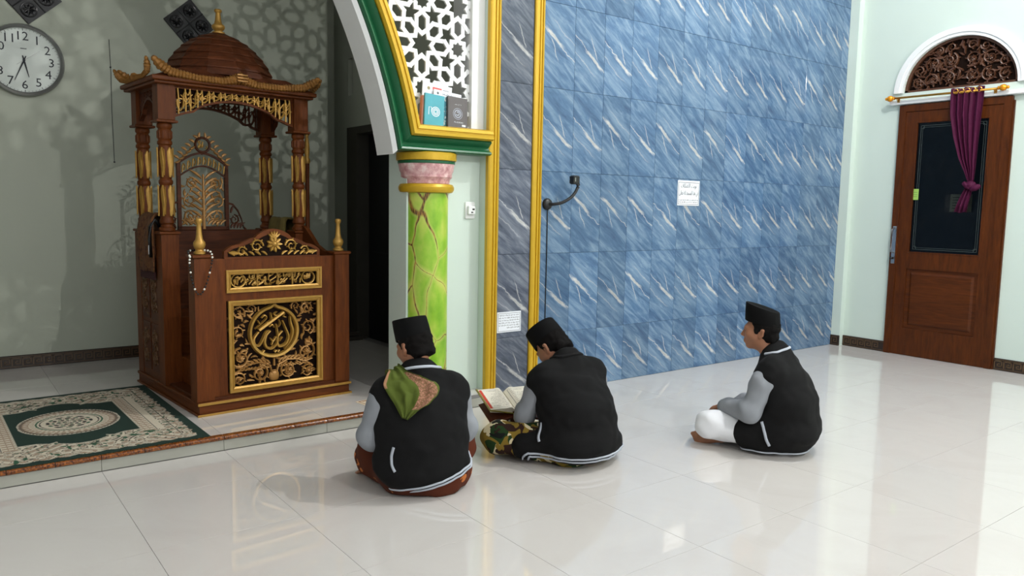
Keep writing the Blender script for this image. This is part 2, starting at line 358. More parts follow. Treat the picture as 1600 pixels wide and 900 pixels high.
# ---- strip of grey tiles between two gold mouldings
ws = struct('wall_front_strip', MB().box(-.40, -.05, .008, .25, 0, Z_C), M['grout_blue'])
tiles(ws, [-.385, -.089], rows, 0, M['grey_tile'], plane='y', depth=0.0, color=lambda: (rnd.random()*.7, rnd.random(), rnd.random()))
def moulding(name, x0, x1, proud):
    w_ = x1-x0; pr = [(0,.02),(0,-proud*.5),(.10,-proud*.8),(.22,-proud),(.36,-proud),(.40,-proud*.62),(.46,-proud*.62),(.5,-proud),(.62,-proud),(.66,-proud*.62),(.72,-proud*.62),(.76,-proud),(.88,-proud*.85),(1,-proud*.5),(1,.02)]
    n = len(pr); mb = MB(); mb.add([(x0+a*w_, b, 0) for a, b in pr] + [(x0+a*w_, b, Z_C) for a, b in pr], [tuple(range(n)), tuple(range(2*n-1,n-1,-1))] + [(j,(j+1)%n,n+(j+1)%n,n+j) for j in range(n)])
    return struct(name, mb, M['gold_paint'])
moulding('trim_1', -.478, -.385, .022); moulding('trim_2', -.089, 0.0, .022)
# ---- right wall with a shallow corner pier, an opening for the transom
wr = MB(); tc_y, tc_z, trx, trz = -1.055, 2.565, .50, .468
def wall_hole():      # wall face at x = X_R with a half-round recess; built as strips around the hole
    n = 24; a = [(tc_y+trx*math.cos(PI-PI*i/n), tc_z+trz*math.sin(PI-PI*i/n)) for i in range(n+1)]
    # polygons (y,z): left of hole, right, under, over
    def quad(y0,y1,z0,z1): wr.box(X_R, X_R+.2, min(y0,y1), max(y0,y1), z0, z1)
    quad(Y_B, tc_y-trx, 0, Z_C); quad(tc_y+trx, .0, 0, Z_C); quad(tc_y-trx, -1.475, 0, tc_z); quad(-.605, tc_y+trx, 0, tc_z); quad(-1.475, -.605, 2.38, tc_z)
    b = [(y, Z_C) for y, z in a]
    mb = MB(); mb.strip(a, b, 0, .2)
    wr.add([(X_R+q[1], q[0], q[2]) for q in mb.v], mb.f)
wall_hole()
wr.box(4.021, X_R, -.095, .0, 0, Z_C)
struct('wall_right', wr, M['mint'])
# ---- walls that close the hall behind the viewer, ceiling
struct('wall_rear', MB().box(X_L-.2, X_R+.3, Y_B-.2, Y_B, 0, Z_C), M['cream'])
struct('wall_left', MB().box(X_L-.2, X_L, Y_B, 3.2, 0, Z_C), M['cream'])
struct('ceiling', MB().box(X_L-.2, X_R+.3, Y_B-.2, 3.2, Z_C, Z_C+.1), M['ceil'])
# ---- niche: back wall, alcove and side wall with vents and doorway
struct('wall_back', MB().box(X_L, -.515, NB, 3.1, ZP-.05, Z_C), M['niche'])
struct('wall_back_alcove', MB().box(-.515, -.05, 2.98, 3.1, ZP-.05, Z_C), M['niche'])
sw = MB(); sx0, sx1 = -.26, -.06
for y0, y1, z0, z1 in [(.25, 1.55, 0, Z_C), (1.55, 2.63, 2.12, 2.43), (1.55, 1.9, 2.43, 2.78), (2.0, 2.17, 2.43, 2.78), (2.27, 2.56, 2.43, 2.78), (2.66, 2.98, 0, 2.78), (2.63,2.66,0,2.43), (1.55, 2.98, 2.78, Z_C)]:
    sw.box(sx0, sx1, y0, y1, z0, z1)
struct('wall_side', sw, M['niche'])
for k, (y0, y1) in enumerate(((1.9,2.0),(2.17,2.27),(2.56,2.66))):
    v = struct('vent_%d' % (k+1), MB().box(-.12, -.06, y0, y1, 2.43, 2.78), M['black_door'])  # black blocks added to close the vent slots
d2 = tag(thing('door_2', None, None, (-.26, 2.09, ZP)), kind='structure')
fr = MB(); fr.box(-.03,.20,.33,.54,0,2.035); fr.box(-.03,.20,-.54,-.44,0,2.035); fr.box(-.03,.20,-.44,.33,1.97,2.035); fr.build('frame', M['frame_grey'], d2)
dl = MB(); dl.box(.10,.15,-.44,.33,0,1.97); dl.box(.085,.10,-.36,.25,.12,.85); dl.box(.085,.10,-.36,.25,1.0,1.85); dl.build('leaf', M['black_door'], d2)
# ---- greek key skirtings
def skirting(name, length, M4, hgt=.098, th=.012):
    o = tag(thing(name, None, None), kind='structure'); o.matrix_world = M4
    b = MB(); b.bbox(0, length, -th, .004, 0, hgt, .003); b.build('board', M['key_dark'], o)
    k = MB(); u = hgt*.62; z0 = hgt*.2; t = u*.12; n = int(length/(u*1.15)); y0, y1 = -th-.003, -th+.001
    for i in range(n):
        x = i*u*1.15+.01
        for a, c, d, e in ((0,t,0,1),(0,1,1-t/u,1),(1-t/u,1,.2,1),(.35,1,.2,.2+t/u),(.35,.35+t/u,.2,.65),(.35,.7,.65-t/u,.65)):
            k.box(x+a*u, x+(c*u if c > .2 else c), y0, y1, z0+d*u, z0+e*u)
    k.box(0, length, y0, y1, hgt*.10, hgt*.14); k.box(0, length, y0, y1, hgt*.88, hgt*.92)
    tag(k.build('key_relief', M['key_tan'], o), kind='stuff'); return o
skirting('baseboard_back', 7.6, Matrix.Translation((-8.15, NB, ZP)))
ry = Matrix.Rotation(-PI/2, 4, 'Z')
skirting('baseboard_right', .45, Matrix.Translation((X_R, -.095, 0)) @ ry, .108)
skirting('baseboard_right_far', 6.0, Matrix.Translation((X_R, -1.545, 0)) @ ry, .108)
skirting('baseboard_corner', .095, Matrix.Translation((4.021, -.002, 0)) @ ry, .108)
# ---- facade of the niche: pillars, upper lintel
fp = MB(); fp.box(-1.055, -.40, .10, .34, ZP-.04, 1.80); fp.box(-.472, -.40, .008, .10, 0, Z_C)
struct('wall_facade_pillar', fp, M['mint'])
struct('wall_facade_pillar_far', MB().box(-5.48, -4.825, .10, .34, ZP-.04, 1.80), M['mint'])
ff = MB(); ff.box(-.575, -.40, .06, .30, 1.80, Z_C); ff.box(-8.2, -5.305, .06, .30, 0, Z_C); ff.box(-5.305, -.575, .06, .30, 4.36, Z_C)
struct('wall_facade', ff, M['white'])
# ---- arch (white intrados, green and gold mouldings)
AC = (-4.75, 1.07); APX = -2.94
def arc(R, n=40, z0=None):
    a0 = math.asin((z0-AC[1])/R); a1 = math.acos((APX-AC[0])/R)
    r = [(AC[0]+R*math.cos(a0+(a1-a0)*i/n), AC[1]+R*math.sin(a0+(a1-a0)*i/n)) for i in range(n+1)]
    return r
def mirror(p): return [(2*APX-x, z) for x, z in p]
arch = thing('arch', 'tall white, green and gold moulded arch over the niche opening', 'arch')
RI, RG, RO = 3.628, 3.725, 3.803
ZB = 1.735
def sweep_arch(prof, mirrored=False, ret=True):
    # prof: list of (t, y) with t = 0 (intrados) .. 1 (gold outer edge); follows the curve, then turns into the level ledge over the pillar
    mb = MB(); rings = []; n = 40
    for t, y in prof:
        R = RI + (RO-RI)*t; zl = ZB + .17*t
        a = arc(R, n, zl); xe = -.478
        pts = [(xe, zl)] + a if ret else a
        if mirrored: pts = [(2*APX-x, z) for x, z in pts]
        rings.append([(x, y, z) for x, z in pts])
    k = len(rings[0]); vs = [q for r in rings for q in r]; fs = []; m = len(rings)
    for i in range(m):
        for j in range(k-1): fs.append((i*k+j, i*k+j+1, ((i+1)%m)*k+j+1, ((i+1)%m)*k+j))
    fs += [tuple(i*k for i in range(m)), tuple(i*k+k-1 for i in range(m-1,-1,-1))]
    mb.add(vs, fs); return mb
for mi in (False, True):
    sweep_arch([(-.16,.0),(-.02,-.02),(.02,.0),(.02,.22),(-.16,.22)], mi, False).build('white_edge', M['white'], arch)
    sweep_arch([(0,.1),(0,-.035),(.05,-.05),(.12,-.045),(.2,-.02),(.3,-.01),(.42,-.035),(.50,-.05),(.56,-.04),(.56,.1)], mi).build('green_moulding', M['green_paint'], arch)
    sweep_arch([(.56,.1),(.56,-.055),(.62,-.075),(.72,-.075),(.74,-.062),(.80,-.062),(.82,-.07),(.94,-.065),(1.0,-.04),(1.0,.1)], mi).build('gold_moulding', M['gold_paint'], arch)
# ---- pierced screen between arch and wall
lat = MB(); sP = .2765; ox, oz = -.947, 2.432; wd = .0275
def seg(a, b, y0=.092, y1=.110):
    y0 += .0005*(len(lat.v)//8 % 7); y1 -= .0005*(len(lat.v)//8 % 7)
    (x0, z0), (x1, z1) = a, b; dx, dz = x1-x0, z1-z0; l = math.hypot(dx, dz); ux, uz = dx/l, dz/l; e = wd*.42; nx, nz = -uz*wd/2, ux*wd/2
    x0 -= ux*e; z0 -= uz*e; x1 += ux*e; z1 += uz*e
    lat.add([(x0+nx,y0,z0+nz),(x1+nx,y0,z1+nz),(x1-nx,y0,z1-nz),(x0-nx,y0,z0-nz),(x0+nx,y1,z0+nz),(x1+nx,y1,z1+nz),(x1-nx,y1,z1-nz),(x0-nx,y1,z0-nz)],
            [(0,1,2,3),(7,6,5,4),(0,4,5,1),(1,5,6,2),(2,6,7,3),(3,7,4,0)])
def in_screen(x, z):
    if x > -.548 or x < -6.6 or z < 1.86 or z > 4.38: return False
    xx = x if x > APX else 2*APX-x
    if xx > -.548: return False
    return math.hypot(xx-AC[0], z-AC[1]) > RO-.03
SEG = []
sh = (.36, .15)
for k in range(8):
    a = k*PI/4; ca, sa = math.cos(a), math.sin(a); rot = lambda x, z: (x*ca-z*sa, x*sa+z*ca)
    far = .75 if k % 2 == 0 else .7071; fs_ = .63 if k % 2 == 0 else .58
    for s_ in (1, -1):
        SEG += [(rot(.25,0), rot(.36,.15*s_)), (rot(.36,.15*s_), rot(fs_,.15*s_)), (rot(fs_,.15*s_), rot(far,0))]
for k in range(8):
    a = k*PI/4; b = a+PI/8; c = a-PI/8; ctr = (1.0, 0.0)
    for q in (b, c): SEG.append(((1+.25*math.cos(a), .25*math.sin(a)), (1+.195*math.cos(q), .195*math.sin(q))))
seen = set()
for i in range(-24, 6):
    for j in range(-6, 12):
        if (i+j) % 2: continue
        for a, b in SEG:
            A = (ox+(i+a[0])*sP, oz+(j+a[1])*sP); Bq = (ox+(i+b[0])*sP, oz+(j+b[1])*sP)
            mx, mz = (A[0]+Bq[0])/2, (A[1]+Bq[1])/2; key = (round(mx,3), round(mz,3))
            if key in seen or not in_screen(mx, mz): continue
            seen.add(key); seg(A, Bq)
scr = thing('lattice_screen', 'white pierced screen of star and hexagon openings beside the arch', 'screen')
lat.build('lattice', M['white'], scr)
# ---- painted column under the arch
def col_mat():
    t = NT('green_painted_marble'); v = t.coords('Object', (1,1,.62)); ds = t.noise(v, 3.5, 3)
    vm = t.n('ShaderNodeVectorMath', operation='ADD'); t.set(vm.inputs[0], v); sc = t.n('ShaderNodeVectorMath', operation='SCALE'); nz = t.n('ShaderNodeTexNoise'); nz.inputs['Scale'].default_value = 4; t.set(nz.inputs['Vector'], v)
    t.set(sc.inputs[0], nz.outputs['Color']); sc.inputs['Scale'].default_value = .12; t.set(vm.inputs[1], sc.outputs[0])
    vo = t.n('ShaderNodeTexVoronoi', feature='DISTANCE_TO_EDGE'); vo.inputs['Scale'].default_value = 5.2; t.set(vo.inputs['Vector'], vm.outputs[0])
    wv = t.noise(v, 6, 4, .6)
    base = t.ramp(t.noise(v, 7, 4), [(.33, s2l((104,160,24))), (.5, s2l((142,186,52))), (.68, s2l((184,200,84)))])
    d = vo.outputs['Distance']
    halo = t.math('SUBTRACT', 1.0, t.math('DIVIDE', d, .09), clamp=True)
    c1 = t.mix(t.math('MULTIPLY', halo, .55), base, s2l((214,206,120)))
    wdt = t.math('MULTIPLY', t.math('SUBTRACT', t.noise(v, 2.6, 2), .40), .24, clamp=True)
    vein = t.math('SUBTRACT', 1.0, t.math('DIVIDE', d, t.math('ADD', wdt, .008)), clamp=True)
    vein = t.math('MULTIPLY', vein, 1.6, clamp=True)
    vc = t.ramp(t.noise(t.coords('Object', (60,60,9)), 2, 3), [(.4, s2l((58,30,10))), (.62, s2l((176,132,60)))])
    t.p(col=t.mix(vein, c1, vc), rough=.3); return t.mat
def pink_mat():
    t = NT('pink_painted_marble'); n = t.noise(t.coords('Object'), 22, 5, .65); t.p(col=t.ramp(n, [(.35, s2l((176,120,124))), (.55, s2l((214,170,170))), (.72, s2l((235,218,214)))]), rough=.35); return t.mat
colm = thing('column', 'round green painted column with pink and gold capital beside the niche', 'column', (-.895, .115, ZP))
MB().lathe([(.147,0),(.147,1.39)], n=40).build('shaft', col_mat(), colm, smooth=30)
MB().lathe([(.15,1.385),(.176,1.39),(.186,1.408),(.186,1.425),(.176,1.442),(.15,1.447)], n=40).build('lower_ring', M['gold_paint'], colm, smooth=30)
MB().lathe([(.155,1.447),(.158,1.475),(.172,1.49),(.172,1.515),(.180,1.53),(.184,1.56),(.188,1.575)], n=40).build('capital', pink_mat(), colm, smooth=40)
MB().lathe([(.186,1.575),(.191,1.578),(.191,1.594),(.186,1.596)], n=40).build('green_band', M['green_paint'], colm, smooth=30)
MB().lathe([(.196,1.596),(.201,1.60),(.201,1.645),(.19,1.65)], n=40).build('upper_ring', M['gold_paint'], colm, smooth=30)
# ---- pendant lamps of the hall; door-side and rear lamps are added to brighten it
names = ['close before the blue wall', 'over the middle of the hall', 'added to brighten the right wall by the wooden door', 'added in the rear corner to brighten the floor']
for (pos, wt, br), nm in zip(LAMPS, names):
    L = thing('pendant_lamp', 'round white pendant bulb on a short cord ' + nm, 'lamp', pos, group='pendant lamps of the hall')
    pd = bpy.data.lights.new('bulb_light', 'POINT'); pd.energy = wt; pd.shadow_soft_size = br; pd.color = (1.0, .985, .965)
    po = bpy.data.objects.new('bulb_light', pd); COL.objects.link(po); po.parent = L
    MB().lathe([(.012,br+.004),(.030,br+.012),(.034,br+.03),(.026,.075),(.026,.12),(.012,.135)], n=14).build('socket', M['white'], L, smooth=40)
    MB().lathe([(.004,.13),(.004,Z_C-pos[2]-.02)], n=6).build('cord', M['white'], L)
    MB().lathe([(.045,Z_C-pos[2]-.03),(.05,Z_C-pos[2]-.02),(.05,Z_C-pos[2])], n=16).build('ceiling_rose', M['white'], L)
# ================================================================== carved pulpit
MA = math.radians(4.5)
mb_root = thing('pulpit', 'carved teak pulpit with gold panels, turned columns and domed canopy', 'pulpit', (-2.324, .375, ZP), MA)
def part(name, mb, mat, parent=None, smooth=False): return mb.build(name, mat, parent or mb_root, smooth)
W_ = 1.045; D_ = 1.22
# plinth
p_ = MB(); p_.bbox(0, W_, 0, D_, 0, .014, .002); p_.bbox(.012, W_-.012, .012, D_-.012, .014, .062, .002); p_.bbox(.004, W_-.004, .004, D_-.004, .062, .084, .004)
pl = part('plinth', p_, M['wood_x'])
g = MB(); g.bbox(-.002, W_+.002, -.003, .004, .0, .013, .001); g.build('gold_line', M['carve_gold'], pl)
g = MB(); g.bbox(.002, W_-.002, -.001, .008, .066, .082, .001); g.build('gold_line', M['carve_gold'], pl)
MB().box(.03, W_-.03, .03, D_-.03, .08, .10).build('deck', M['wood_dark'], pl)
# turned finial profile
FIN = [(.020,0),(.034,.004),(.034,.016),(.024,.022),(.022,.03),(.030,.04),(.036,.058),(.034,.075),(.022,.09),(.017,.12),(.014,.165),(.013,.185),(.019,.195),(.021,.207),(.017,.216),(.006,.22)]
def sqpost(x0, x1, y0, y1, z0, z1, cap=True, name='post'):
    q = MB(); q.bbox(x0, x1, y0, y1, z0, z1, .004); o = part(name, q, M['wood'])
    if cap:
        c = MB(); c.bbox(x0-.010, x1+.010, y0-.010, y1+.010, z1, z1+.018, .004); c.build('cap', M['wood_x'], o)
    return o
for x0 in (0.004, W_-.109):
    po = sqpost(x0, x0+.105, .02, .125, .084, .965)
    f = MB(); f.lathe(FIN, (x0+.052, .072, .983), 20); f.build('finial', M['carve_gold'], po, smooth=45)
# front panel with two recessed carved fields
fx0, fx1 = .109, W_-.109
U = (.203, .845, .742, .884); Lw = (.212, .848, .112, .692)
fr = MB(); y0, y1 = .048, .088
for a, b, c, d in ((fx0, U[0], .084, .955), (U[1], fx1, .084, .955), (U[0], U[1], U[3], .955), (U[0], U[1], Lw[3], U[2]), (U[0], U[1], .084, Lw[2])): fr.box(a, b, y0, y1, c, d)
fp_ = part('front_panel', fr, M['wood'])
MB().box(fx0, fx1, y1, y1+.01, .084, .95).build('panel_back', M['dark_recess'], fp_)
def frame(mb, x0, x1, z0, z1, w, y0, h):
    for s_, pts in ((0, None),):
        o = [(x0,z0),(x1,z0),(x1,z1),(x0,z1)]
        def ring(i): return [(x0+i,z0+i),(x1-i,z0+i),(x1-i,z1-i),(x0+i,z1-i)]
        prof = [(0, y0), (0, y0-h), (w*.35, y0-h), (w*.45, y0-h*.55), (w*.6, y0-h*.55), (w*.7, y0-h*.8), (w, y0-h*.4), (w, y0+.01)]
        vs = []; fs = []
        for i, y in prof: vs += [(x, y, z) for x, z in ring(i)]
        for k in range(len(prof)-1):
            for j in range(4): fs.append((k*4+j, k*4+(j+1)%4, k*4+4+(j+1)%4, k*4+4+j))
        mb.add(vs, fs)
# --- carving vocabulary
def spiral(cx, cz, r0, r1, a0, turns, n=26):
    return [(cx+(r0+(r1-r0)*i/n)*math.cos(a0+turns*2*PI*i/n), cz+(r0+(r1-r0)*i/n)*math.sin(a0+turns*2*PI*i/n)) for i in range(n+1)]
def leaf(mb, x, z, a, l, w, y0, h, bend=0.0):
    n = 6; pts = []; wd = []; cx, cz, an = x, z, a
    for i in range(n+1):
        pts.append((cx, cz)); wd.append(w*max(.12, math.sin(PI*(.12+.85*i/n)))); cx += l/n*math.cos(an); cz += l/n*math.sin(an); an += bend/n
    mb.ribbon(pts, wd, y0, h)
def flower(mb, x, z, r, y0, h, n=8):
    for k in range(n): leaf(mb, x+.3*r*math.cos(2*PI*k/n), z+.3*r*math.sin(2*PI*k/n), 2*PI*k/n, r*.75, r*.5, y0, h)
    mb.lathe([(r*.42, 0), (r*.38, h*.9), (r*.2, h*1.5), (.0005, h*1.6)], (0,0,0), 10, M=Matrix.Translation((x, y0, z)) @ Matrix.Rotation(PI/2, 4, 'X'))
def scroll(mb, cx, cz, r, a0, turns, w, y0, h, leaves=True, fl=True):
    pts = spiral(cx, cz, r, r*.22, a0, turns); n = len(pts); mb.ribbon(pts, [w*(1-.45*i/n) for i in range(n)], y0, h)
    if leaves:
        for k in range(2, n-8, 3):
            dx, dz = pts[k][0]-cx, pts[k][1]-cz; a = math.atan2(dz, dx); sg = 1 if turns > 0 else -1
            leaf(mb, pts[k][0], pts[k][1], a+sg*.9, r*.42, r*.2, y0, h*.8, -sg*.9)
            if k % 2 == 0: leaf(mb, pts[k][0], pts[k][1], a+PI+sg*.6, r*.34, r*.16, y0, h*.7, -sg*.8)
    if fl: flower(mb, cx, cz, r*.38, y0, h)
Y0 = .086
# --- lower field: vase, scrolls, medallion with the Name
gf = MB(); frame(gf, *Lw, .034, y0+.002, .016); gold = gf.build('gold_frame', M['carve_gold'], fp_)
cm = MB(); mx, mz, mr = .522, .470, .172
random.seed(11)
for s_ in (-1, 1):
    X = lambda d: mx+s_*d
    T = 1 if s_ > 0 else -1
    scroll(cm, X(.225), .315, .068, PI*.5+(0 if s_ > 0 else 0), -T*1.55, .014, Y0, .016)
    scroll(cm, X(.098), .205, .058, PI*.55 if s_ > 0 else PI*.45, T*1.5, .013, Y0, .016)
    scroll(cm, X(.235), .182, .046, PI*.2 if s_ > 0 else PI*.8, T*1.4, .012, Y0, .015)
    scroll(cm, X(.238), .480, .050, -PI*.4 if s_ > 0 else -PI*.6, T*1.45, .011, Y0, .013, fl=False)
    scroll(cm, X(.235), .608, .046, PI*1.2 if s_ > 0 else -PI*.2, -T*1.4, .011, Y0, .013, fl=False)
    scroll(cm, X(.150), .628, .030, PI*1.2 if s_ > 0 else -PI*.2, -T*1.3, .009, Y0, .012, fl=False)
    cm.ribbon([(X(.012), .19), (X(.03), .25), (X(.09), .277), (X(.16), .272), (X(.215), .25), (X(.26), .262)], [.012,.013,.012,.011,.010,.006], Y0, .015)
    for k in range(9):
        t = k/8; leaf(cm, X(.03+.2*t), .262+.012*math.sin(5*t), (PI*.35 if s_ > 0 else PI*.65)+T*(-.5*t), .046, .018, Y0, .012, -T*.8)
        leaf(cm, X(.02+.2*t), .25, (-PI*.25 if s_ > 0 else -PI*.75), .036, .015, Y0, .011, T*.8)
    for k in range(85):
        a = random.uniform(-PI, PI); xx = random.uniform(.03, .285); zz = random.uniform(.155, .655)
        if math.hypot(xx, zz-mz) < mr+.012: continue
        leaf(cm, X(xx), zz, a, random.uniform(.03,.05), random.uniform(.012,.019), Y0+.001, .010, random.uniform(-1.5,1.5))
cm.ribbon([(mx, .245), (mx, .295)], [.016,.01], Y0, .014)
tag(cm.build('vine_carving', M['carve_bronze'], fp_, smooth=50), kind='stuff')
vz = MB(); vz.lathe([(.026,0),(.032,.008),(.036,.03),(.033,.05),(.022,.058),(.030,.068)], (mx, Y0, .148), 14, sy=.45); vz.build('vase_carving', M['carve_bronze'], fp_, smooth=50)
md = MB(); n = 56; ring = []
for i in range(n+1):
    a = PI/2+2*PI*i/n; r = mr*1.0; bump_ = .018*math.exp(-((((a-PI/2+PI) % (2*PI))-PI)/.10)**2); ring.append((mx+(r-.012)*math.cos(a), mz+(r-.012+bump_)*math.sin(a)))
md.ribbon(ring, .026, Y0, .026)
def stroke(pts, wd): md.ribbon([(mx+(a-.5)*.34, mz+(.5-b)*.34) for a, b in pts], [q*.34 for q in wd], Y0, .022)
def cat(pts, m=6):   # smooth curve through points
    P = [np.array(q, float) for q in pts]; P = [2*P[0]-P[1]] + P + [2*P[-1]-P[-2]]; o = []
    for i in range(1, len(P)-2):
        for k in range(m):
            t = k/m; a, b, c, d = P[i-1:i+3]; o.append(tuple(.5*((2*b)+(c-a)*t+(2*a-5*b+4*c-d)*t*t+(3*b-a-3*c+d)*t**3)))
    return o + [tuple(P[-2])]
def cs(pts, w0, w1, w2=None):
    q = cat(pts); k = len(q); stroke(q, [w0+(w1-w0)*math.sin(PI*i/(k-1)) for i in range(k)])
stroke([(.20,.45),(.70,.14)], [.075,.055])                                   # the long slanting bar
cs([(.82,.23),(.84,.36),(.88,.52),(.83,.70),(.70,.86)], .03, .065)           # alif
cs([(.67,.30),(.73,.45),(.79,.62),(.73,.76),(.61,.80),(.56,.72),(.57,.60),(.66,.50)], .03, .062)   # lam
cs([(.54,.36),(.57,.55),(.56,.72),(.46,.82),(.36,.80),(.31,.70),(.34,.56),(.42,.48)], .03, .06)    # lam
cs([(.42,.48),(.34,.50),(.28,.62),(.20,.74),(.12,.72),(.10,.60),(.19,.48)], .035, .055)            # ha
cs([(.42,.62),(.47,.68),(.53,.60)], .02, .035); cs([(.44,.76),(.47,.68)], .02, .03)
cs([(.25,.22),(.31,.17),(.35,.22),(.28,.30),(.12,.42)], .02, .035); cs([(.18,.26),(.22,.34)], .02, .03)
cs([(.43,.13),(.45,.24),(.44,.28)], .025, .04); cs([(.56,.12),(.50,.17),(.56,.20)], .02, .035); cs([(.72,.16),(.69,.22),(.74,.24)], .02, .03)
cs([(.40,.40),(.46,.36),(.50,.42)], .02, .03); cs([(.60,.28),(.62,.36),(.58,.42)], .02, .032); cs([(.62,.66),(.66,.62),(.60,.70)], .02, .03)
for a, b in ((.58,.88),(.52,.88),(.28,.86),(.36,.33)): stroke([(a-.018,b+.018),(a+.018,b-.018)], [.04,.04])
md.build('name_medallion', M['carve_gold'], fp_, smooth=50)
# --- upper field: calligraphy between two roundels
gf = MB(); frame(gf, *U, .030, y0+.002, .014)
for x in (.415, .555, .655): gf.ribbon([(x, .77), (x, .856)], .010, Y0, .012)
for x in (.292, .765):
    gf.ribbon([(x+.046*math.cos(2*PI*i/24), .813+.042*math.sin(2*PI*i/24)) for i in range(25)], .012, Y0, .013)
gf.build('gold_frame', M['carve_gold'], fp_)
cl = MB(); random.seed(5)
def scribble(mb, x0, x1, z0, z1, n, w, y, h):
    for k in range(n):
        x = random.uniform(x0, x1); z = random.uniform(z0, z1); ty = k % 4; q = (x1-x0)*.25
        if ty == 0: pts = cat([(x, z), (x-q*.5, z-.012), (x-q, z-.004), (x-q*1.1, z+.01)])
        elif ty == 1: pts = [(x, max(z0, z-.02)), (x+.004, min(z1, z+.024))]
        elif ty == 2: pts = [(x-q*.8, z-.01), (x+q*.5, z+.014)]
        else: pts = cat([(x, z), (x+.009, z+.009), (x+.014, z), (x+.005, z-.008), (x-.012, z-.01)])
        pts = [(min(max(a, x0), x1), min(max(b, z0), z1)) for a, b in pts]
        mb.ribbon(pts, w, y, h)
for a, b in ((.343,.408),(.422,.548),(.562,.648),(.662,.716)): scribble(cl, a, b, .778, .850, int((b-a)*190), .0085, Y0, .012)
for x in (.292, .765): scribble(cl, x-.03, x+.03, .786, .840, 12, .008, Y0, .012)
tag(cl.build('calligraphy', M['carve_gold'], fp_, smooth=50), kind='stuff')
# --- crest on the front panel
cr = MB(); cx = .515; n = 48; top = []
for i in range(n+1):
    x = .195+.64*i/n; d = abs(x-cx)/.32
    z = .955+ (.182-.045*(d/.36)**2 if d < .36 else .128-.040*((d-.36)/.34)**1.4 if d < .72 else .085-.04*((d-.72)/.28)**2)
    top.append((x, z))
cr.strip(top, [(x, .953) for x, z in top], .045, .082)
crest = part('crest', cr, M['wood_x'])
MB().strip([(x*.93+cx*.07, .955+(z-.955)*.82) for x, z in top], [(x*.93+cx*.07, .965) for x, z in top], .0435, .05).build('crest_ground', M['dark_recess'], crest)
cg = MB(); y_ = .044
flower(cg, cx, 1.040, .050, y_, .016, 9)
for k in range(5): leaf(cg, cx, 1.075, PI/2+(k-2)*.45, .05, .018, y_, .012)
for s_ in (-1, 1):
    X = lambda d: cx+s_*d
    T = 1 if s_ > 0 else -1
    scroll(cg, X(.115), 1.030, .042, PI if s_ > 0 else 0, -T*1.4, .012, y_, .013, fl=False)
    scroll(cg, X(.210), .998, .030, PI*.9 if s_ > 0 else PI*.1, -T*1.3, .010, y_, .012, fl=False)
    for k in range(6): leaf(cg, X(.05+.042*k), .972, (PI*.3 if s_ > 0 else PI*.7), .045, .017, y_, .011, -T*.9)
    leaf(cg, X(.235), .985, 0.1 if s_ > 0 else PI-.1, .06, .03, y_, .012)
tag(cg.build('crest_carving', M['carve_gold'], crest, smooth=50), kind='stuff')
# canopy posts and turned columns
COLP = [(.040,0),(.050,.004),(.050,.022),(.040,.03),(.036,.045),(.045,.055),(.045,.07),(.038,.085),(.040,.10),(.046,.15),(.046,.24),(.040,.29),(.036,.30),(.044,.312),(.044,.328),(.036,.34),(.040,.36),(.045,.40),(.045,.50),(.040,.545),(.037,.555),(.046,.565),(.046,.58),(.038,.59),(.044,.60),(.044,.65),(.038,.66),(.047,.672),(.047,.69),(.04,.70)]
posts = [(.057, .652, 1), (.988, .652, 1), (.068, 1.15, 0), (.962, 1.15, 0)]
for cx_, cy_, f_ in posts:
    po = sqpost(cx_-.055, cx_+.055, cy_-.055, cy_+.055, .084, 1.085)
    c_ = MB(); c_.lathe([(r, z+1.103) for r, z in COLP], (cx_, cy_, 0), 20); co = part('turned_column', c_, M['wood'], None, 40)
    gl = MB()
    for zb, hh in ((1.203, .20), (1.455, .19)):
        for k in range(6):
            a = 2*PI*(k+.3)/6; Mx = Matrix.Translation((cx_, cy_, 0)) @ Matrix.Rotation(a, 4, 'Z')
            pts = [(0, zb), (.004, zb+hh*.3), (0, zb+hh*.6), (-.004, zb+hh*.85), (0, zb+hh)]
            gl.ribbon(pts, [.012,.026,.03,.026,.008], -.043, .009, Mx)
            gl.ribbon([(.012, zb+.01), (.016, zb+hh*.5), (.013, zb+hh*.95)], [.006,.010,.005], -.043, .006, Mx)
    tag(gl.build('gilded_leaves', M['carve_gold'], co, smooth=50), kind='stuff')
    fl = MB()
    for k in range(12):
        a = 2*PI*k/12; fl.tube([(cx_+.043*math.cos(a), cy_+.043*math.sin(a), 1.706), (cx_+.043*math.cos(a), cy_+.043*math.sin(a), 1.750)], .006, 5)
    tag(fl.build('flutes', M['wood'], co), kind='stuff')
    q = MB(); q.bbox(cx_-.066, cx_+.066, cy_-.066, cy_+.066, 1.803, 1.820, .004); q.bbox(cx_-.053, cx_+.053, cy_-.053, cy_+.053, 1.820, 2.05, .003); part('capital_block', q, M['wood'])
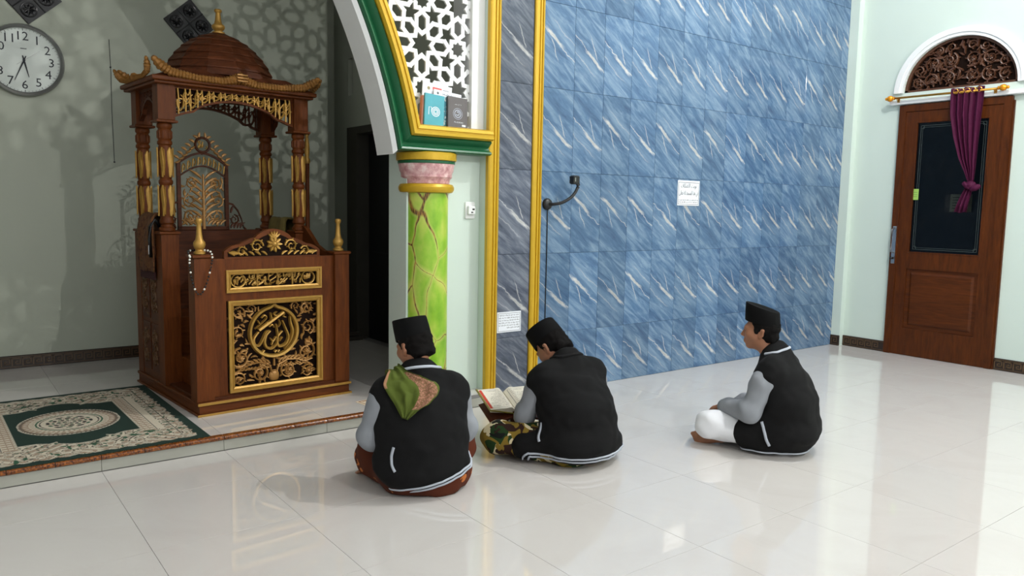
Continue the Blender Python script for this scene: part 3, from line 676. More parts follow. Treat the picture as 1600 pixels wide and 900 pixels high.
# valances (openwork)
def valance(length, gold_text, deep):
    top_ = 2.045; n = 40; low = []
    for i in range(n+1):
        x = length*i/n; d = abs(2*x/length-1)
        if d < .62: z = 1.972-.062*(d/.62)**2
        elif d < .80: z = 1.910-.028*math.sin((d-.62)/.18*PI/2)-.010*math.sin((d-.62)/.18*PI)
        else: z = 1.872-.030*((d-.80)/.20)
        low.append((x, z))
    b = MB(); b.strip([(x, z+.016) for x, z in low], low, -.014, .014); b.box(0, length, -.014, .014, 2.03, top_); b.box(0, .014, -.012, .012, 1.85, 2.04); b.box(length-.014, length, -.012, .012, 1.85, 2.04)
    zl = lambda x: np.interp(x, [q[0] for q in low], [q[1] for q in low])+.014
    t = MB(); random.seed(int(length*1000)+deep); k = int(length*62)
    for i in range(k):
        x = .02+(length-.04)*(i+.5)/k; z0 = zl(x); hh = 2.032-z0; ty = i % 5; w = .0105
        if ty in (0, 3): t.ribbon([(x, z0), (x+.003, z0+hh*.5), (x-.002, z0+hh)], w, 0, .010)
        if ty == 1: t.ribbon(cat([(x+.02, z0+hh*.75), (x+.015, z0+hh*.3), (x-.005, z0+hh*.12), (x-.022, z0+hh*.3), (x-.022, z0+hh*.55)]), w, 0, .010)
        if ty == 2: t.ribbon(cat([(x+.018, z0+hh*.95), (x, z0+hh*.6), (x+.014, z0+hh*.4), (x-.02, z0+hh*.05)]), w, 0, .010)
        if ty == 4: t.ribbon(cat([(x-.016, z0+hh*.9), (x, z0+hh*.72), (x+.016, z0+hh*.9), (x+.01, z0+hh*.5), (x-.014, z0+hh*.3)]), w, 0, .010)
        t.ribbon([(x-.014, z0+hh*random.uniform(.3,.8)), (x+.016, z0+hh*random.uniform(.3,.8))], w*.8, 0.002, .008)
    return b, t
def tr(mb, x, y, rz):
    R = Matrix.Translation((x, y, 0)) @ Matrix.Rotation(rz, 4, 'Z'); mb.v = [tuple(R @ Vector(q)) for q in mb.v]; return mb
for x, y, rz, ln, gd, dp in ((.110, .635, 0, .826, True, 1), (.115, 1.165, 0, .80, False, 2), (.050, 1.098, -PI/2, .39, False, 3), (.995, .707, PI/2, .39, False, 4)):
    b, t = valance(ln, gd, dp); vo = part('valance', tr(b, x, y, rz), M['wood_x'] if gd else M['wood_dark'])
    tag(tr(t, x, y-(.012 if gd else 0), rz).build('calligraphy' if gd else 'openwork', M['carve_gold'] if gd else M['wood_dark'], vo, smooth=50), kind='stuff')
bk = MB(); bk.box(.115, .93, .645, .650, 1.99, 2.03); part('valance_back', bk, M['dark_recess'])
# cornice, roof, upswept gilded edges
cn = MB(); cn.bbox(-.022, W_+.022, .565, 1.235, 2.045, 2.062, .004); cn.bbox(-.040, W_+.040, .547, 1.253, 2.062, 2.092, .006)
part('cornice', cn, M['wood_x'])
rf = MB(); rf.add([(-.03,.557,2.09),(W_+.03,.557,2.09),(W_+.03,1.243,2.09),(-.03,1.243,2.09),(.16,.62,2.165),(W_-.16,.62,2.165),(W_-.16,1.18,2.165),(.16,1.18,2.165)], [(0,1,5,4),(1,2,6,5),(2,3,7,6),(3,0,4,7),(4,5,6,7)])
part('roof_slope', rf, M['wood_dark'])
def edge(P, name):
    n = 110; pts = []; rs = []; X = [q[0] for q in P]
    for i in range(n+1):
        t = i/n; pts.append(tuple(np.interp(t, X, [q[k] for q in P]) for k in (1,2,3))); rs.append(np.interp(t, X, [q[4] for q in P])*(1+.30*(i % 2)))
    m = MB(); m.tube(pts, rs, 8); return part(name, m, M['gilt_rope'], None, 25)
def edge_pts(ax, ay, bx, by, ox, oy, k_=1.0):
    L_ = lambda t: (ax+(bx-ax)*t, ay+(by-ay)*t)
    rows_ = [(0,2.205,.012,1.0),(.04,2.165,.028,.5),(.10,2.130,.024,.12),(.25,2.110,.019,0),(.40,2.110,.021,0),(.47,2.130,.028,0),(.50,2.142,.034,0),(.53,2.130,.028,0),(.60,2.110,.021,0),(.75,2.110,.019,0),(.90,2.130,.024,.12),(.96,2.165,.028,.5),(1,2.205,.012,1.0)]
    return [(t, L_(t)[0]+ox*f*.03, L_(t)[1]+oy*f*.03, 2.105+(z-2.117)*(1 if abs(t-.5) > .2 else k_*k_*k_), r*k_) for t, z, r, f in rows_]
c0 = (-.045, .545); c1 = (W_+.045, .545); c2 = (W_+.045, 1.255); c3 = (-.045, 1.255)
for (a, b), (ox_, oy_) in (((c0, c1), (0,-1)), ((c0, c3), (-1,0)), ((c1, c2), (1,0)), ((c3, c2), (0,1))): edge(edge_pts(*a, *b, ox_, oy_, 1.0 if oy_ else .62), 'gilded_edge')
kn = MB()
for s_ in (-.02, 0, .02): kn.ribbon([(W_/2-.035, 2.128+s_), (W_/2+.035, 2.128+s_)], .014, .512, .010)
part('edge_boss', kn, M['carve_bronze'])
# dome of lapped boards
DP = [(.385,2.150),(.380,2.162),(.362,2.200),(.372,2.196),(.368,2.206),(.338,2.252),(.347,2.248),(.342,2.258),(.300,2.306),(.310,2.302),(.304,2.312),(.252,2.358),(.262,2.354),(.256,2.364),(.195,2.404),(.206,2.400),(.200,2.409),(.135,2.437),(.146,2.434),(.140,2.442),(.085,2.460),(.055,2.474)]
dm = MB(); dm.lathe(DP, (W_/2-.005, .90, 0), 12, sy=.86); part('dome', dm, M['wood_dark'])
f = MB(); f.lathe([(r*1.25, z*.78) for r, z in FIN], (W_/2-.005, .90, 2.472), 20); part('finial', f, M['carve_gold'], None, 45)
# sides below the canopy: framed carved panels
for x in (.018, W_-.052):
    s_ = MB(); s_.box(x, x+.034, .70, 1.10, .084, .90); sp = part('side_panel', s_, M['wood_y'])
    MB().bbox(x-.012, x+.046, .69, 1.11, .90, .93, .006).build('top_rail', M['wood_y'], sp)
    for yy in (.725, .915):
        for zz in (.14, .50):
            q = MB(); out = -1 if x < .5 else 1; xx = x if x < .5 else x+.034
            q.box(xx+out*.006, xx, yy, yy+.16, zz, zz+.33)
            pq = q.build('carved_panel', M['wood_dark'], sp)
            v_ = MB(); random.seed(int(yy*100+zz*10))
            scroll(v_, .08, .10, .055, PI/2, 1.4, .012, 0, .010); scroll(v_, .08, .23, .055, -PI/2, -1.4, .012, 0, .010)
            for k in range(8): leaf(v_, random.uniform(.02,.14), random.uniform(.03,.3), random.uniform(-3,3), .04, .016, 0, .008, 1)
            R = Matrix.Translation((xx+out*.006, yy+.16 if x < .5 else yy, zz)) @ Matrix.Rotation(-PI/2 if x < .5 else PI/2, 4, 'Z'); v_.v = [tuple(R @ Vector(c)) for c in v_.v]
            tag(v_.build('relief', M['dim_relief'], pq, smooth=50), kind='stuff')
# right front side: low wall with a swept top
rs_ = MB(); top = [(.12,.97),(.2,.965),(.3,.975),(.40,1.01),(.48,1.07),(.55,1.12),(.60,1.14)]
rs_.strip(top, [(y, .084) for y, z in top], -.016, .016); R = Matrix.Translation((W_-.04, 0, 0)) @ Matrix.Rotation(PI/2, 4, 'Z'); rs_.v = [tuple(R @ Vector(c)) for c in rs_.v]
sw_ = part('swept_side', rs_, M['wood_y'])
# inner step, seat, back panel
MB().bbox(.11, W_-.11, .36, .70, .10, .27, .004).build('inner_step', M['wood_x'], mb_root)
MB().bbox(.11, W_-.11, .70, 1.12, .10, .52, .004).build('seat', M['wood_x'], mb_root)
MB().bbox(.11, W_-.11, 1.13, 1.16, .084, 1.095, .004).build('back_panel', M['wood_dark'], mb_root)
# carved chair back with roundel on top
cb = MB(); bx = .470; n = 30; yb = 1.135
def cb_top(x):
    d = abs(x-bx)/.185
    return 1.56+.10*(1-d)**.8 if d > .42 else 1.66+.02
outl = [(bx-.185, 1.095), (bx-.185, 1.575)]
arcz = [(bx-.185+.37*i/n, 1.575+.085*math.sin(PI*i/n)) for i in range(n+1)]
cb.strip(arcz, [(x, z-.016) for x, z in arcz], yb-.012, yb+.012)
arc2 = [(bx-.165+.33*i/n, 1.49+.075*math.sin(PI*i/n)) for i in range(n+1)]
cb.strip(arc2, [(x, z-.012) for x, z in arc2], yb-.012, yb+.012)
for a, b in ((bx-.185, bx-.160), (bx+.160, bx+.185)): cb.box(a, b, yb-.015, yb+.015, 1.095, 1.58)
cb.box(bx-.185, bx+.185, yb-.015, yb+.015, 1.095, 1.12)
rg = [(bx+.052*math.cos(2*PI*i/28), 1.712+.052*math.sin(2*PI*i/28)) for i in range(29)]
cb.ribbon(rg, .020, yb-.01, .012); cb.box(bx-.004, bx+.004, yb, yb+.01, 1.64, 1.67)
chair = part('chair_back', cb, M['wood_dark'])
cc = MB(); random.seed(21)
for s_ in (-1, 1):
    T = s_
    X = lambda d: bx+s_*d
    scroll(cc, X(.10), 1.19, .045, PI/2, -T*1.4, .011, yb-.006, .012, fl=False); scroll(cc, X(.10), 1.31, .048, -PI/2, T*1.4, .011, yb-.006, .012, fl=False)
    scroll(cc, X(.08), 1.43, .042, PI/2, -T*1.4, .011, yb-.006, .012, fl=False)
    for k in range(7): leaf(cc, X(.012), 1.18+.048*k, (PI*.28 if s_ > 0 else PI*.72), .11, .022, yb-.006, .012, -T*.7)
    for k in range(4): leaf(cc, X(.03+.03*k), 1.13, (PI*.35 if s_ > 0 else PI*.65), .06, .02, yb-.006, .010, -T)
    for k in range(5): leaf(cc, X(.055+.026*k), 1.70-.026*k, (-PI*.30 if s_ > 0 else -PI*.70), .05, .02, yb-.006, .012, T*1.2)
    leaf(cc, X(.02), 1.755, (PI*.42 if s_ > 0 else PI*.58), .05, .022, yb-.006, .010, T*.8)
for k in range(60):
    x = bx+random.uniform(-.15,.15); z = random.uniform(1.13,1.47)
    leaf(cc, x, z, random.uniform(-3,3), random.uniform(.03,.06), random.uniform(.013,.02), yb-.004, .010, random.uniform(-1.5,1.5))
for s_ in (-1,1):
    for k in range(6): leaf(cc, bx+s_*(.03+.028*k), 1.755-.03*k, PI/2-s_*.6, .045, .022, yb-.004, .010, -s_*1.2)
cc.ribbon([(bx, 1.10), (bx, 1.5)], [.03, .012], yb-.004, .014)
tag(cc.build('foliage_carving', M['carve_bronze'], chair, smooth=50), kind='stuff')
ct = MB(); random.seed(8)
for i in range(17):
    x = bx-.15+.30*i/16; z0 = 1.497+.072*math.sin(PI*(x-bx+.165)/.33); 
    ct.ribbon(cat([(x-.008, z0+.055), (x+.004, z0+.03), (x-.006, z0+.004)]) if i % 2 else [(x, z0), (x+.006, z0+.058)], .009, yb-.006, .012)
scribble(ct, bx-.03, bx+.03, 1.685, 1.74, 9, .008, yb-.006, .012)
tag(ct.build('calligraphy', M['carve_gold'], chair, smooth=50), kind='stuff')
for s_ in (-1, 1):
    wg = MB(); X = lambda d: bx+s_*d
    pts = [(X(.185), 1.30), (X(.22), 1.29), (X(.26), 1.24), (X(.285), 1.18), (X(.30), 1.12), (X(.32), 1.10)]
    wg.strip(pts, [(x, z-.014) for x, z in pts], yb-.010, yb+.010)
    T = s_
    scroll(wg, X(.225), 1.17, .038, PI/2, -T*1.4, .011, yb-.004, .012, fl=False); leaf(wg, X(.20), 1.22, PI*.4 if s_ > 0 else PI*.6, .06, .02, yb-.004, .012)
    for k in range(4): leaf(wg, X(.20+.024*k), 1.105, PI/2-T*.3, .06, .018, yb-.004, .010, -T)
    wg.build('side_wing', M['wood_dark'], chair, smooth=50)
# ================================================================== wooden door and what hangs by it
RD = Matrix.Rotation(-PI/2, 4, 'Z')          # local x runs along the wall towards the viewer, local y into the wall
dr = thing('door_1', None, None, (X_R, -.545, 0), -PI/2, kind='structure')
f = MB(); f.bbox(0,.065,-.035,.05,0,2.445,.006); f.bbox(.925,.99,-.035,.05,0,2.445,.006); f.bbox(.065,.925,-.035,.05,2.375,2.445,.006); f.build('frame', M['door_wood'], dr)
f = MB(); f.bbox(.945,1.005,-.022,.03,0,2.405,.004); f.build('outer_architrave', M['door_wood'], dr)
lf = MB(); y0, y1 = -.026, .02
for a, b, c, d in ((.066,.170,.004,2.373),(.822,.924,.004,2.373),(.170,.822,2.275,2.373),(.170,.822,.86,1.015),(.170,.822,.004,.27)): lf.box(a,b,y0,y1,c,d)
leafo = lf.build('leaf', M['door_wood'], dr)
pn = MB(); pn.add([(.170,-.012,.27),(.822,-.012,.27),(.822,-.012,.86),(.170,-.012,.86),(.205,-.010,.305),(.787,-.010,.305),(.787,-.010,.825),(.205,-.010,.825),(.225,-.022,.325),(.767,-.022,.325),(.767,-.022,.805),(.225,-.022,.805)],
       [(0,1,5,4),(1,2,6,5),(2,3,7,6),(3,0,4,7),(4,5,9,8),(5,6,10,9),(6,7,11,10),(7,4,8,11),(8,9,10,11)]); pn.build('lower_panel', M['door_wood_x'], dr)
bd = MB()
for a, b, c, d in ((.170,.182,1.015,2.275),(.810,.822,1.015,2.275),(.182,.810,1.015,1.027),(.182,.810,2.263,2.275)): bd.bbox(a,b,-.030,-.012,c,d,.003)
bd.build('glazing_bead', M['door_wood'], dr)
gl = MB(); gl.box(.175,.817,-.006,.0,1.02,2.27); gp = gl.build('pane', M['glass'], dr)
et = MB()
def hollow(mb, x0, x1, z0, z1, t, y): 
    for a, b, c, d in ((x0,x0+t,z0,z1),(x1-t,x1,z0,z1),(x0,x1,z0,z0+t),(x0,x1,z1-t,z1)): mb.box(a,b,y,y+.001,c,d)
hollow(et,.205,.787,1.05,2.24,.004,-.0075); hollow(et,.222,.770,1.067,2.223,.003,-.0075)
for x in (.205,.755):
    for z in (1.05,2.208): hollow(et,x,x+.032,z,z+.032,.004,-.0076)
et.build('etched_border', plain('etched_line', (62,72,70), .6), gp)
bk = MB(); bk.box(-.02,1.0,.10,.2,0,2.44); 
hd = MB(); hd.bbox(.020,.056,-.044,-.035,.90,1.27,.004); ho = hd.build('handle_plate', M['steel'], dr)
hb = MB(); hb.tube([(.038,-.05,1.01),(.038,-.085,1.02),(.038,-.085,1.24),(.038,-.05,1.25)], .009, 10); hb.build('grip', M['steel'], ho, True)
hl = MB(); hl.tube([(.038,-.05,.955),(.038,-.09,.955)], .012, 10); hl.build('lever', M['black'], ho, True)
# notes stuck on the pane
nt = thing('sticky_note', 'small pale green note stuck on the dark door pane', 'note', (X_R-.002, -.725, 1.53), -PI/2)
q = MB(); q.box(-.012,.05,-.0125,-.0110,0,.105); q.build('sheet', plain('green_note', (150,190,90), .6), nt); q = MB(); 
for z in (.03,.05,.07): q.box(-.004,.038,-.0132,-.0126,z,z+.004)
q.build('writing', plain('note_ink', (90,120,60), .6), nt)
nt2 = thing('paper_notice', 'dim grey paper notice behind the dark door pane', 'notice', (X_R+.012, -1.06, 1.42), -PI/2)
q = MB(); q.box(0,.19,0,.002,0,.165); q.build('sheet', plain('grey_notice', (150,148,140), .7), nt2); q = MB(); [q.box(.02,.02+w_,-.001,0,z,z+.007) for z, w_ in ((.03,.12),(.055,.14),(.08,.1),(.105,.14),(.13,.08))]; q.build('writing', M['ink'], nt2)
# ledge, half-round transom
lg = MB(); lg.bbox(X_R-.055, X_R, -9.0, -.45, 2.452, 2.492, .006); struct('trim_3', lg, M['white'])
tz = thing('trim_4', None, None, (X_R, tc_y, tc_z), -PI/2, kind='structure')
n = 30; a_ = [(trx*math.cos(PI*i/n), trz*math.sin(PI*i/n)) for i in range(n+1)]
b_ = [((trx+.082)*math.cos(PI*i/n), (trz+.080)*math.sin(PI*i/n)) for i in range(n+1)]; m_ = [((trx+.03)*math.cos(PI*i/n), (trz+.03)*math.sin(PI*i/n)) for i in range(n+1)]
t_ = MB(); t_.strip(b_, m_, -.032, 0); t_.strip(m_, a_, -.022, .04); t_.build('moulding', M['white'], tz, 40)
tw = thing('transom', 'dark half-round transom of carved foliage above the wooden door', 'transom', (X_R, tc_y, tc_z), -PI/2)
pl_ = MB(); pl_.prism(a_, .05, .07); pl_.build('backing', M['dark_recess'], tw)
fr_ = MB(); i_ = [(x*.94, z*.94+.004) for x, z in a_]; fr_.strip(a_, i_, .02, .05); fr_.box(-trx, trx, .02, .05, 0, .022); fr_.build('frame', M['transom_wood'], tw, 40)
cv = MB(); random.seed(31)
for s_ in (-1, 1):
    T = s_
    for x, z, r in ((.10,.10,.07),(.25,.10,.07),(.38,.09,.055),(.10,.26,.075),(.25,.25,.07),(.37,.20,.05),(.09,.38,.045),(.2,.36,.04)): scroll(cv, s_*x, z, r, random.uniform(-3,3), T*1.5, .016, .045, .024, fl=(r > .065))
for k in range(130):
    a = random.uniform(0, PI); r = math.sqrt(random.random())*.9; x, z = trx*r*math.cos(a), trz*r*math.sin(a)
    if z > .03: leaf(cv, x, z, random.uniform(-3,3), random.uniform(.05,.08), random.uniform(.02,.03), .046, random.uniform(.012,.024), random.uniform(-1.5,1.5))
tag(cv.build('foliage_carving', M['transom_wood'], tw, smooth=50), kind='stuff')
# curtain rod and tied curtain
rdm = thing('curtain_rod', 'thin brass curtain rod with amber knobs above the door', 'curtain rod', (X_R, -.47, 2.512), -PI/2)
q = MB(); q.tube([(0,-.085,0),(1.0,-.085,-.004)], .010, 10); q.build('rod', M['brass'], rdm, True)
KN = [(.004,-.05),(.012,-.045),(.016,-.035),(.010,-.03),(.024,-.02),(.030,0),(.024,.02),(.012,.028),(.016,.035),(.016,.042)]
for x, s_ in ((0,1),(1.0,-1)):
    q = MB(); q.lathe(KN, n=14, M=Matrix.Translation((x,-.085,0)) @ Matrix.Rotation(PI/2*s_, 4, 'Y')); q.build('knob', M['amber'], rdm, True)
for x in (.07,.93):
    q = MB(); q.tube([(x,-.085,0),(x,-.085,-.018),(x,-.03,-.018)], .006, 8); q.box(x-.012,x+.012,-.06,-.055,-.04,.0); q.build('bracket', M['brass'], rdm)
def curtain_mat():
    t = NT('maroon_cloth'); v = t.coords('Object', (60,60,6)); n = t.noise(v, 3, 3); t.p(col=t.mix(n, s2l((56,11,38)), s2l((84,20,58))), rough=.7, spec=.2); t.bump(t.noise(t.coords('Object'), 200, 2), .15, .002); return t.mat
cm_ = curtain_mat()
cu = thing('curtain', 'maroon curtain tied in a knot hanging from the rod before the door', 'curtain', (X_R, -.47, 0), -PI/2)
def sheet(rows_, npl, amp, nx=70, thick=.004):
    mb = MB(); R_ = len(rows_); vs = []
    for (z, x0, x1, am, yy) in rows_:
        for i in range(nx+1):
            t = i/nx; ph = t*npl*2*PI
            vs.append((x0+(x1-x0)*t, yy-am*math.sin(ph)-am*.3*math.sin(2.3*ph+z*3), z+.004*math.sin(ph*.5)))
    k = nx+1; fs = [(r*k+i, r*k+i+1, (r+1)*k+i+1, (r+1)*k+i) for r in range(R_-1) for i in range(nx)]
    m = len(vs); vs2 = [(x, y+thick, z) for x, y, z in vs]
    fs2 = [tuple(m+j for j in reversed(q)) for q in fs]; ed = []
    for i in range(nx): ed += [(i, m+i, m+i+1, i+1), ((R_-1)*k+i, (R_-1)*k+i+1, m+(R_-1)*k+i+1, m+(R_-1)*k+i)]
    for r in range(R_-1): ed += [(r*k, (r+1)*k, m+(r+1)*k, m+r*k), (r*k+nx, m+r*k+nx, m+(r+1)*k+nx, (r+1)*k+nx)]
    mb.add(vs+vs2, fs+fs2+ed); return mb
rows_ = [(2.545,.565,.848,.018,-.085),(2.45,.565,.845,.020,-.085),(2.3,.575,.838,.022,-.085),(2.1,.615,.830,.020,-.08),(1.9,.675,.822,.017,-.075),(1.78,.730,.815,.013,-.07),(1.69,.765,.808,.010,-.07)]
dense = []
for a, b in zip(rows_[:-1], rows_[1:]):
    for k in range(5): dense.append(tuple(a[i]+(b[i]-a[i])*k/5 for i in range(5)))
sheet(dense+[rows_[-1]], 5.0, .02).build('cloth', cm_, cu, True)
kt = MB(); kt.lathe([(.001,-.035),(.03,-.032),(.045,-.015),(.042,.01),(.028,.03),(.001,.038)], (.792,-.075,1.665), 14, sx=1.1, sy=.9)
kt.lathe([(.001,-.05),(.022,-.04),(.03,0),(.02,.04),(.001,.05)], n=12, M=Matrix.Translation((.835,-.085,1.64)) @ Matrix.Rotation(1.2, 4, 'Y')); kt.lathe([(.001,-.045),(.02,-.035),(.026,0),(.018,.04),(.001,.045)], n=12, M=Matrix.Translation((.765,-.09,1.66)) @ Matrix.Rotation(-.9, 4, 'Y'))
kt.build('knot', cm_, cu, True)
sheet([(1.655,.755,.81,.008,-.075),(1.58,.72,.80,.012,-.075),(1.50,.69,.785,.014,-.078),(1.415,.665,.775,.014,-.08)], 3.0, .01, 40).build('tail', cm_, cu, True)
eb = MB()
for x in (.615,.665,.715,.765,.815): eb.lathe([(.020,-.002),(.024,0),(.020,.002)], n=14, M=Matrix.Translation((x,-.108,2.515)) @ Matrix.Rotation(PI/2, 4, 'X'), cap=False)
tag(eb.build('eyelets', M['brass'], cu), kind='stuff')
# ================================================================== on the blue wall
def sign(name, label, x0, x1, z0, z1, tilt=0.0):
    s_ = thing(name, label, 'sign', ((x0+x1)/2, -.001, (z0+z1)/2)); s_.rotation_euler = (0, tilt, 0)
    w_, h_ = x1-x0, z1-z0; q = MB(); q.bbox(-w_/2, w_/2, -.004, 0, -h_/2, h_/2, .001); q.build('sheet', M['paper'], s_); return s_, w_, h_
s1, w_, h_ = sign('wall_sign', 'white framed sign with two lines of large lettering on the blue tiles', 1.490, 1.770, 1.428, 1.640)
q = MB(); hollow(q, -w_/2+.008, w_/2-.008, -h_/2+.010, h_/2-.016, .003, -.0052); q.build('border', M['ink'], s1)
q = MB(); text_on(q, shape_ar('نويت الاعتكاف'), -.100,.100,.035,.082,-.0052, False); text_on(q, shape_ar('في هذا المسجد لله تعالى'), -.122,.122,-.036,.022,-.0052, False); q.build('large_lettering', M['ink'], s1)
def squiggle(mb, x0, x1, z, h, y, seed, dens=90, lat_=False):
    r = random.Random(seed); x = x0
    while x < x1:
        wl = r.uniform(.012,.03); pts = []; k = max(4, int(wl*500))
        for i in range(k+1): pts.append((min(x+wl*i/k, x1), z+h*(.5*math.sin(i*2.4+r.random())+.25*r.uniform(-1,1))))
        mb.ribbon(pts, h*.22, y, .0004); 
        if r.random() < .6: mb.ribbon([(x+wl*.4, z+h*.7), (x+wl*.55, z+h*.85)], h*.2, y, .0004)
        x += wl+.005
q = MB(); squiggle(q, -.122, .122, -.060, .010, -.0042, 1); squiggle(q, -.122, .118, -.078, .010, -.0042, 2); q.build('small_lettering', M['ink'], s1)
s2, w_, h_ = sign('wall_sign', 'small white sheet of fine handwritten lines on the grey tile strip', -.376, -.163, .492, .640)
q = MB(); hollow(q, -w_/2+.008, w_/2-.008, -h_/2+.008, h_/2-.010, .002, -.0052); q.build('border', M['ink'], s2)
q = MB()
for k in range(6): squiggle(q, -w_/2+.016 + (.07 if k == 5 else 0), w_/2-.016, h_/2-.026-k*.018, .0085, -.0042, 10+k)
q.build('small_lettering', M['ink'], s2)
# bent microphone arm with its cable
mc = thing('microphone_arm', 'black bent microphone arm on a round base fixed to blue tiles', 'microphone', (.062, 0, 1.414))
M90 = Matrix.Rotation(PI/2, 4, 'X')
q = MB(); q.lathe([(.043,0),(.043,.010),(.036,.022),(.014,.030)], n=24, M=M90); q.build('wall_base', M['black'], mc, 40)
gn = [(0,-.02,0),(.02,-.05,0),(.07,-.085,.012),(.125,-.11,.045),(.165,-.12,.085),(.192,-.122,.130)]
q = MB(); q.tube([tuple(c) for c in cat(gn, 8)], .0115, 10); q.build('gooseneck', M['black'], mc, True)
q = MB(); q.tube([(.192,-.122,.126),(.197,-.122,.142),(.186,-.122,.156)], .015, 10); q.build('elbow', M['black'], mc, True)
q = MB(); q.bbox(.128,.186,-.145,-.100,.148,.212,.008); q.build('microphone_head', M['black'], mc); 
q = MB(); q.bbox(.142,.150,-.1465,-.144,.168,.196,.001); q.build('switch', M['chrome_rim'], mc)
q = MB(); q.tube([(.0,-.012,-.03),(.004,-.006,-.08),(.006,-.005,-.4),(.004,-.005,-.8),(.008,-.005,-1.2),(.006,-.006,-1.40)], .0035, 6); q.build('cable', M['black'], mc, True)
# socket on the pillar
so = thing('wall_socket', 'small white wall socket with a plugged adapter on the pillar', 'socket', (-.557, .10, 1.30))
q = MB(); q.bbox(-.038,.038,-.012,0,0,.118,.005); q.build('plate', M['white'], so); q = MB(); q.bbox(-.026,.028,-.035,-.012,.03,.09,.006); q.build('adapter', M['white'], so)
q = MB(); q.box(.004,.022,-.0365,-.035,.062,.072); q.box(-.006,.010,-.0365,-.035,.042,.050); q.build('contacts', M['black'], so)
# ================================================================== niche wall: clock, tiles, wire
ck = thing('wall_clock', 'round white wall clock with silver rim on the niche wall', 'clock', (-2.938, NB-.001, 2.412))
q = MB(); q.lathe([(.225,.0),(.262,.005),(.266,.025),(.258,.045),(.244,.052),(.236,.046),(.236,.03)], n=64, M=M90, cap=False); q.build('rim', M['chrome_rim'], ck, 40)
q = MB(); q.lathe([(.0005,.020),(.238,.020)], n=64, M=M90, cap=False); q.build('dial', plain('dial_white', (214,222,216), .5, var=.01), ck)
for k in range(12):
    q = MB(); a = PI/2-(k+1)*PI/6; x, z = .178*math.cos(a), .178*math.sin(a); text_on(q, str(k+1), x-.05, x+.05, z-.031, z+.031, -.0215); q.build('numeral', M['ink'], ck)
q = MB()
for k in range(60):
    a = k*PI/30; r0, r1 = (.222,.232) if k % 5 else (.216,.232); c_, s_ = math.cos(a), math.sin(a); t = .0009 if k % 5 else .002
    q.add([(r0*c_-t*s_,-.0215,r0*s_+t*c_),(r0*c_+t*s_,-.0215,r0*s_-t*c_),(r1*c_+t*s_,-.0215,r1*s_-t*c_),(r1*c_-t*s_,-.0215,r1*s_+t*c_)], [(0,1,2,3)])
tag(q.build('minute_marks', M['ink'], ck), kind='stuff')
q = MB(); text_on(q, '—', -.02,.02,.083,.088,-.0215,False); q.build('maker_line', M['ink'], ck)
def hand(name, ang, l, back, w_, y):
    q = MB(); a = PI/2-math.radians(ang); R = Matrix.Rotation(-a, 4, 'Y'); q.add([(-back,y,-w_*.6),(-back,y,w_*.6),(l*.15,y,w_),(l,y,w_*.35),(l,y,-w_*.35),(l*.15,y,-w_),],[(0,1,2,3,4,5)], R)
    q.build(name, M['ink'] if name != 'second_hand' else M['chrome_rim'], ck)
hand('hour_hand', 167, .125, .035, .006, -.026); hand('minute_hand', 203, .165, .035, .005, -.028); hand('second_hand', 53, .13, .06, .0016, -.030)
q = MB(); q.lathe([(.009,.02),(.009,.032),(.004,.034)], n=12, M=M90); q.build('hub', M['ink'], ck)
dm_ = NT('black_glazed_tile'); dm_.p(col=s2l((10,10,14)), rough=.16, spec=.35); dm_ = dm_.mat
for nm, x, z, r in (('above the dome of the pulpit', -1.745, 2.862, .205), ('just above the round clock', -2.885, 2.895, .215)):
    dt = thing('diamond_tile', 'black glazed diamond tile with raised rosettes ' + nm, 'wall tile', (x, NB-.001, z), group='black diamond tiles'); dt.rotation_euler = (0, PI/4+math.radians(3), 0)
    s_ = r*.98*math.sqrt(.5)*1.02; q = MB(); q.bbox(-s_, s_, -.012, 0, -s_, s_, .003); q.build('slab', dm_, dt)
    q = MB()
    for i in range(2):
        for j in range(2):
            cx_, cz_ = (i-.5)*s_, (j-.5)*s_; q.ribbon([(cx_+s_*.34*math.cos(2*PI*k/16), cz_+s_*.34*math.sin(2*PI*k/16)) for k in range(17)], .012, -.011, .006)
            for k in range(8): leaf(q, cx_, cz_, k*PI/4, s_*.3, .022, -.011, .006)
    q.ribbon([(-s_, 0), (s_, 0)], .010, -.011, .005); q.ribbon([(0, -s_), (0, s_)], .010, -.011, .005)
    q.build('rosettes', dm_, dt, 50)
wr_ = thing('hanging_wire', 'thin dark wire pinned on the niche wall beside the clock', 'wire', (-2.347, NB, 1.69))
q = MB(); q.tube([(0,-.004,0),(-.006,-.004,.4),(-.003,-.004,.7),(-.009,-.004,.96)], .0022, 5); q.build('strand', M['ink'], wr_)
for z, x in ((0,0),(.745,-.004)):
    q = MB(); q.lathe([(.007,0),(.006,.008),(.001,.010)], n=10, M=Matrix.Translation((x,0,z)) @ M90); q.build('pin', M['ink'], wr_)
